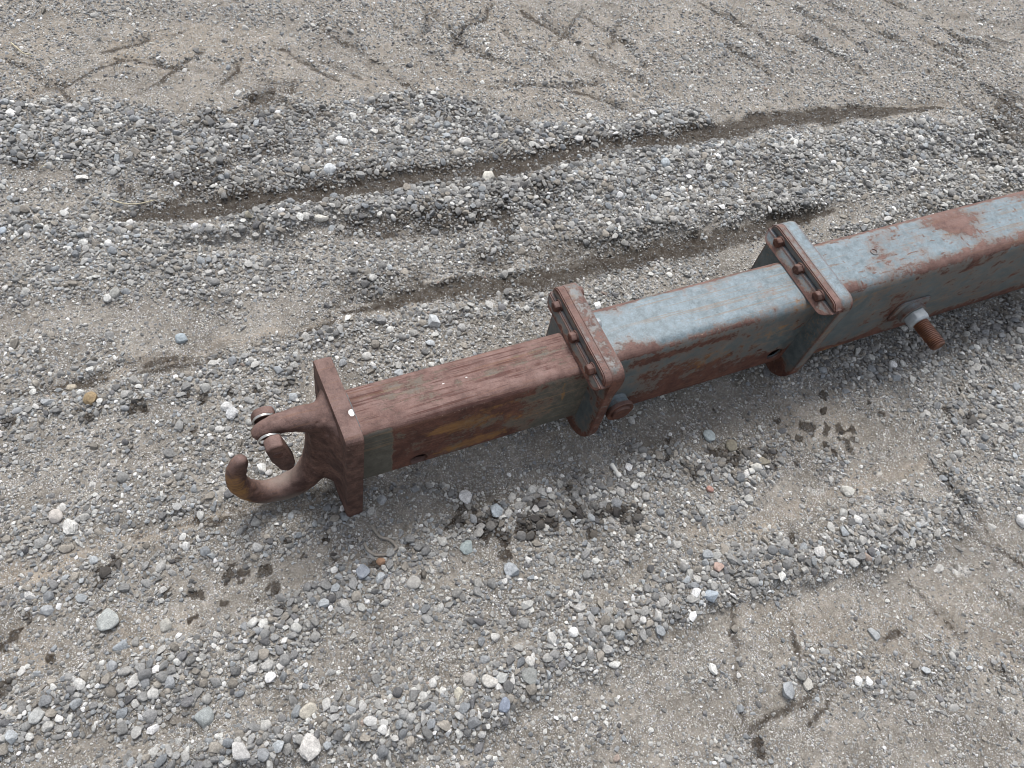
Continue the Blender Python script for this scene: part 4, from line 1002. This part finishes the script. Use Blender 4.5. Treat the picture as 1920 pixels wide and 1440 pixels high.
for q in range(15):
    h = 0.003 + q * 0.0046
    prof += [(0.0150, h), (0.0182, h + 0.0018), (0.0182, h + 0.0026), (0.0150, h + 0.0044)]
prof += [(0.0165, 0.073), (0.0145, 0.0755)]
m = lathe_mesh('threaded_stud', (1.497, y3 - hy3 - 0.044, 0.157), (0, -1, 0), prof, 28)
attrs(m); add_part('threaded_stud', m, M_thread, outer_s)
# small plugged hole in a dent on top of the outer tube
m = lathe_mesh('grease_plug', (1.345, 0.698, z3 + hz3 - 0.0035), (0, 0, 1), [(0.0095, 0.0), (0.0095, 0.0045), (0.0085, 0.0056), (0.0068, 0.0056), (0.0058, 0.004), (0.0058, 0.0030)], 24)
attrs(m, rust=0.15, orange=0.25); add_part('grease_plug', m, M_greypaint, outer_s)

# end plate
def lean(c): return -0.042 * (0.32 - c.z) * 1.0 - 0.045 * (c.y - 0.60)
me = plate_mesh('end_plate', 0.117, 0.150, round_outline(0.600, 0.784, 0.004, 0.322, (0.006, 0.006, 0.010, 0.018), 5), 0.004, lean)
densify(me, 6, 0.005)
P = verts(me)
attrs(me, rust=0.80, fleck=0.34 * sstep(0.615, 0.602, P[:, 1]) * sstep(0.20, 0.30, P[:, 2]),
      white=0.9 * blob(P[:, 0], P[:, 1], 0.143, 0.657, 0.0065, 0.009) * sstep(0.31, 0.32, P[:, 2]))
end_plate = add_part('end_plate', me, M_rust, inner_s, 'thick rust-brown end plate')
# weld bead round the tube foot
sec = round_outline(y1 - hy1, y1 + hy1, z1 - hz1, z1 + hz1, (0.02,) * 4, 6)
bm = bmesh.new(); rings = []
for (dx, gr) in ((0.0, 0.009), (0.004, 0.008), (0.008, 0.004), (0.011, -0.001)):
    ring = []
    for (y, z) in sec:
        sy_, sz_ = (1 + gr / hy1), (1 + gr / hz1)
        yy, zz = y1 + (y - y1) * sy_, z1 + (z - z1) * sz_
        wob = 0.0012 * math.sin(90 * (y + z) * 6.0)
        ring.append(bm.verts.new((0.1495 + lean(Vector((0, yy, zz))) + dx + wob, yy, zz)))
    rings.append(ring)
for a, b in zip(rings[:-1], rings[1:]):
    for i in range(len(a)): bm.faces.new((a[i], a[(i + 1) % len(a)], b[(i + 1) % len(a)], b[i]))
bmesh.ops.recalc_face_normals(bm, faces=bm.faces[:])
me = bpy.data.meshes.new('weld_bead'); bm.to_mesh(me); bm.free(); smooth(me)
attrs(me, rust=0.42); add_part('weld_bead', me, M_greypaint, inner_s)
def collar_bead(section, x0, yc, zc, hy, hz, r):
    sec = round_outline(yc - hy, yc + hy, zc - hz, zc + hz, (r,) * 4, 6); pts = []
    for (a, b) in zip(sec, sec[1:] + sec[:1]):
        n = max(1, int(math.hypot(b[0] - a[0], b[1] - a[1]) / 0.004))
        pts += [(a[0] + (b[0] - a[0]) * i / n, a[1] + (b[1] - a[1]) * i / n) for i in range(n)]
    bm = bmesh.new(); rings = []; ph = 0.0
    for q, (dx, gr) in enumerate(((-0.001, 0.0060), (0.0025, 0.0052), (0.0055, 0.0028), (0.0075, -0.001))):
        ring = []
        for i, (y, z) in enumerate(pts):
            w = 0.7 + 0.3 * math.sin(i * 1.9) + 0.25 * mnoise.noise(Vector((y * 60, z * 60, 1.0)))
            g_ = gr * w if gr > 0 else gr
            ring.append(bm.verts.new((x0 + dx * w, yc + (y - yc) * (1 + g_ / hy), zc + (z - zc) * (1 + g_ / hz))))
        rings.append(ring)
    for a, b in zip(rings[:-1], rings[1:]):
        for i in range(len(a)): bm.faces.new((a[i], a[(i + 1) % len(a)], b[(i + 1) % len(a)], b[i]))
    bmesh.ops.recalc_face_normals(bm, faces=bm.faces[:])
    m_ = bpy.data.meshes.new('weld_bead'); bm.to_mesh(m_); bm.free(); smooth(m_)
    attrs(m_, rust=0.40); add_part('weld_bead', m_, M_plate, section)
collar_bead(middle_s, 0.648, y2, z2, hy2, hz2, 0.026)
collar_bead(outer_s, 1.192, y3, z3, hy3, hz3, 0.028)

# ------------------------------------------------------------------ hook, grown as one casting
def sweep(bm, pts, seg=20, cap=True):
    """pts: (x, y, z, radius across y, radius in plane); the path lies in a plane of constant y"""
    C = [Vector(p[:3]) for p in pts]; rings = []
    for i, p in enumerate(pts):
        t = (C[min(i + 1, len(C) - 1)] - C[max(i - 1, 0)]).normalized()
        b = Vector((0, 1, 0)); n = t.cross(b).normalized()
        rings.append([bm.verts.new(C[i] + b * (p[3] * math.cos(a)) + n * (p[4] * math.sin(a))) for a in [2 * math.pi * k / seg for k in range(seg)]])
    for a, b in zip(rings[:-1], rings[1:]):
        for i in range(seg): bm.faces.new((a[i], a[(i + 1) % seg], b[(i + 1) % seg], b[i]))
    bm.faces.new(rings[0]); bm.faces.new(rings[-1])
def spline(P, n=8):
    P = np.array(P, float); out = []
    Q = np.vstack([2 * P[0] - P[1], P, 2 * P[-1] - P[-2]])
    for i in range(1, len(Q) - 2):
        for k in range(n):
            t = k / n
            out.append(0.5 * ((2 * Q[i]) + (-Q[i - 1] + Q[i + 1]) * t + (2 * Q[i - 1] - 5 * Q[i] + 4 * Q[i + 1] - Q[i + 2]) * t * t + (-Q[i - 1] + 3 * Q[i] - 3 * Q[i + 1] + Q[i + 2]) * t ** 3))
    out.append(P[-1]); return [tuple(p) for p in out]
YH = 0.692
bm = bmesh.new()
# flare from the plate into the neck
fl = []
for (x, hy, za, zb) in ((0.122, 0.084, 0.018, 0.310), (0.110, 0.072, 0.030, 0.304), (0.100, 0.050, 0.050, 0.300), (0.090, 0.035, 0.052, 0.299), (0.078, 0.026, 0.056, 0.298), (0.068, 0.020, 0.080, 0.292)):
    ring = []
    for k in range(28):
        a = 2 * math.pi * k / 28; c, s = math.cos(a), math.sin(a); e = 0.62
        ring.append(bm.verts.new((x, YH + hy * math.copysign(abs(c) ** e, c), (za + zb) / 2 + (zb - za) / 2 * math.copysign(abs(s) ** e, s))))
    fl.append(ring)
for a, b in zip(fl[:-1], fl[1:]):
    for i in range(28): bm.faces.new((a[i], a[(i + 1) % 28], b[(i + 1) % 28], b[i]))
bm.faces.new(fl[0]); bm.faces.new(fl[-1])
# throat, bowl and upturned tip
sweep(bm, spline([(0.094, YH, 0.22, 0.030, 0.030), (0.084, YH, 0.150, 0.030, 0.030), (0.066, YH, 0.090, 0.029, 0.030), (0.034, YH, 0.052, 0.027, 0.028), (-0.004, YH, 0.040, 0.025, 0.0265),
                  (-0.040, YH, 0.050, 0.0225, 0.0235), (-0.066, YH, 0.086, 0.0210, 0.0220), (-0.0745, YH, 0.130, 0.0190, 0.0198), (-0.067, YH, 0.170, 0.0172, 0.0178), (-0.057, YH, 0.194, 0.0145, 0.0145), (-0.051, YH, 0.206, 0.009, 0.008)]))
# upper arm with its knuckle
sweep(bm, spline([(0.110, YH, 0.272, 0.030, 0.030), (0.080, YH, 0.278, 0.027, 0.026), (0.050, YH, 0.288, 0.0225, 0.0200), (0.022, YH, 0.290, 0.0195, 0.0170), (0.000, YH, 0.283, 0.0185, 0.0180), (-0.012, YH, 0.277, 0.0160, 0.0165), (-0.020, YH, 0.272, 0.011, 0.011)]))
bmesh.ops.recalc_face_normals(bm, faces=bm.faces[:])
me = bpy.data.meshes.new('hook'); bm.to_mesh(me); bm.free()
o = bpy.data.objects.new('tmp', me); COL.objects.link(o)
md = o.modifiers.new('r', 'REMESH'); md.mode = 'VOXEL'; md.voxel_size = 0.0032
md = o.modifiers.new('s', 'SMOOTH'); md.factor = 0.6; md.iterations = 7
bpy.context.view_layer.update()
me2 = bpy.data.meshes.new_from_object(o.evaluated_get(bpy.context.evaluated_depsgraph_get())); bpy.data.objects.remove(o)
me2.name = 'hook'
for v in me2.vertices:
    c = v.co
    d = 0.0016 * mnoise.noise(c * 32.0) + 0.0011 * mnoise.noise(c * 75.0 + Vector((3, 1, 2)))
    pit = max(0.0, mnoise.noise(c * 120.0 + Vector((7, 0, 4))) - 0.42)
    v.co = c + v.normal * (d - 0.005 * pit)
smooth(me2)
P = verts(me2)
attrs(me2, rust=0.9, orange=0.52 * sstep(-0.035, -0.085, P[:, 0]) * sstep(0.21, 0.12, P[:, 2]) * sstep(0.715, 0.67, P[:, 1]) + 0.30 * sstep(-0.04, -0.07, P[:, 0]),
      fleck=0.36 * np.exp(-((P[:, 2] - 0.310) / 0.006) ** 2) * sstep(0.02, 0.04, P[:, 0]) * sstep(0.075, 0.055, P[:, 0]),
      dust=0.65 * sstep(0.060, 0.022, P[:, 2]) * sstep(0.09, 0.06, P[:, 0]) + 0.55 * np.exp(-((P[:, 0] - 0.015) / 0.05) ** 2) * sstep(0.15, 0.06, P[:, 2]) * sstep(0.672, 0.70, P[:, 1]))
hook = add_part('hook', me2, M_rust, boom, 'rust-brown cast lifting hook with an upturned tip')

# safety latch straddling the arm
def solid_xz(name, outline, ya, yb, bev=0.005):
    bm = bmesh.new()
    a = [bm.verts.new((x, ya, z)) for x, z in outline]; b = [bm.verts.new((x, yb, z)) for x, z in outline]; n = len(a)
    bm.faces.new(a); bm.faces.new(list(reversed(b)))
    for i in range(n): bm.faces.new((a[i], b[i], b[(i + 1) % n], a[(i + 1) % n]))
    bmesh.ops.recalc_face_normals(bm, faces=bm.faces[:])
    bmesh.ops.bevel(bm, geom=bm.edges[:], offset=bev, segments=3, profile=0.5, affect='EDGES')
    me = bpy.data.meshes.new(name); bm.to_mesh(me); bm.free(); smooth(me, 40); attrs(me)
    return me
m = solid_xz('latch', [(-0.010, 0.292), (0.002, 0.303), (0.020, 0.302), (0.026, 0.270), (0.034, 0.226), (0.030, 0.209), (0.018, 0.200), (0.006, 0.212), (-0.005, 0.250)], 0.642, 0.668, 0.0045)
latch = add_part('latch', m, M_rust, hook, 'rusty latch tongue hanging inside the hook')
m = solid_xz('latch_ear', [(-0.020, 0.270), (-0.012, 0.290), (0.006, 0.295), (0.022, 0.288), (0.024, 0.268), (0.006, 0.256), (-0.016, 0.256)], 0.714, 0.734, 0.0055)
add_part('latch_ear', m, M_rust, hook)
m = lathe_mesh('latch_pin', (0.008, 0.6405, 0.274), (0, 1, 0), [(0.0075, 0.0), (0.0085, 0.001), (0.0085, 0.094), (0.0075, 0.095)], 24); attrs(m)
add_part('latch_pin', m, M_bolt, hook)
def wire_mesh(name, pts, r, seg=8):
    C = [Vector(p) for p in pts]; bm = bmesh.new(); rings = []
    ref = Vector((0.3, 0.2, 1)).normalized()
    for i in range(len(C)):
        t = (C[min(i + 1, len(C) - 1)] - C[max(i - 1, 0)]).normalized()
        n = t.cross(ref)
        n = n.normalized() if n.length > 1e-4 else Vector((1, 0, 0)); b = t.cross(n)
        rings.append([bm.verts.new(C[i] + (n * math.cos(2 * math.pi * k / seg) + b * math.sin(2 * math.pi * k / seg)) * r) for k in range(seg)])
    for a, b in zip(rings[:-1], rings[1:]):
        for i in range(seg): bm.faces.new((a[i], a[(i + 1) % seg], b[(i + 1) % seg], b[i]))
    bm.faces.new(rings[0]); bm.faces.new(rings[-1])
    bmesh.ops.recalc_face_normals(bm, faces=bm.faces[:])
    me = bpy.data.meshes.new(name); bm.to_mesh(me); bm.free(); smooth(me, 50)
    return me
for yy, turns, tail in ((0.671, 2, True), (0.712, 2, False)):
    pts = [(0.002 + 0.0185 * math.cos(a), yy + 0.0022 * a / 6.283 - 0.002, 0.281 + 0.0185 * math.sin(a)) for a in np.linspace(0.6, 0.6 + 6.283 * turns, 30 * turns)]
    if tail: pts += [(0.022, yy + 0.003, 0.279), (0.034, yy + 0.002, 0.272), (0.038, yy, 0.279), (0.038, yy - 0.001, 0.287)]
    add_part('latch_spring', wire_mesh('latch_spring', pts, 0.0013), M_wire, hook)

# ------------------------------------------------------------------ small litter on the ground
def on_ground(x, y, dz=0.0): return (x, y, float(sample(H, np.array([x]), np.array([y]))[0]) + dz)
def litter(name, label, cat, pts, r, mat, group=None):
    c = pts[0]; me = wire_mesh(name, pts, r); me.transform(Matrix.Translation(-Vector(c))); me.materials.append(mat)
    o = link(bpy.data.objects.new(name, me)); o.location = c
    return tag(o, label, cat, group)
cord = spline([on_ground(x, y, 0.004) for x, y in [(0.121, 0.539), (0.123, 0.522), (0.133, 0.508), (0.149, 0.501), (0.164, 0.503), (0.176, 0.506), (0.176, 0.517), (0.168, 0.531), (0.156, 0.539), (0.150, 0.551), (0.145, 0.569)]], 6)
litter('cord', 'bent piece of grey weathered cord lying on the dirt below the end plate', 'cord', cord, 0.0032, M_cord)
litter('straw', 'short dry straw lying on the gravel, top centre', 'straw', [on_ground(0.804, 1.514, 0.016), on_ground(0.820, 1.522, 0.020), on_ground(0.838, 1.530, 0.016)], 0.0009, M_straw, 'bits of dry straw')
litter('straw', 'thin dry straw on the bare patch at the far left', 'straw', [on_ground(-0.346, 1.736, 0.006), on_ground(-0.336, 1.740, 0.010), on_ground(-0.327, 1.743, 0.006)], 0.0009, M_straw, 'bits of dry straw')
litter('twig', 'pale crooked twig on the dirt at the top left corner', 'twig', spline([on_ground(-0.366, 2.250, 0.006), on_ground(-0.352, 2.215, 0.014), on_ground(-0.340, 2.196, 0.008), on_ground(-0.318, 2.178, 0.010)], 4), 0.0019, M_straw, 'pale twigs')
litter('twig', 'pale curved twig by the left end of the dark damp rut', 'twig', spline([on_ground(-0.200, 1.585, 0.008), on_ground(-0.175, 1.559, 0.012), on_ground(-0.142, 1.554, 0.010), on_ground(-0.106, 1.559, 0.008)], 4), 0.0014, M_straw, 'pale twigs')
M_white = plain_material('chalky_white', (0.66, 0.65, 0.62), 0.7, 0.0, 0.12, 80.0)
pg = on_ground(0.676, 0.512, 0.008)
me = lathe_mesh('peg', (0, 0, 0), (0.1, -1, 0.05), [(0.0035, -0.017), (0.0048, -0.015), (0.0042, -0.004), (0.0036, 0.006), (0.0062, 0.010), (0.0060, 0.015), (0.0040, 0.018)], 14)
me.materials.append(M_white); o = link(bpy.data.objects.new('peg', me)); o.location = pg
tag(o, 'small white peg lying on the dirt in front of the inner boom tube', 'peg')
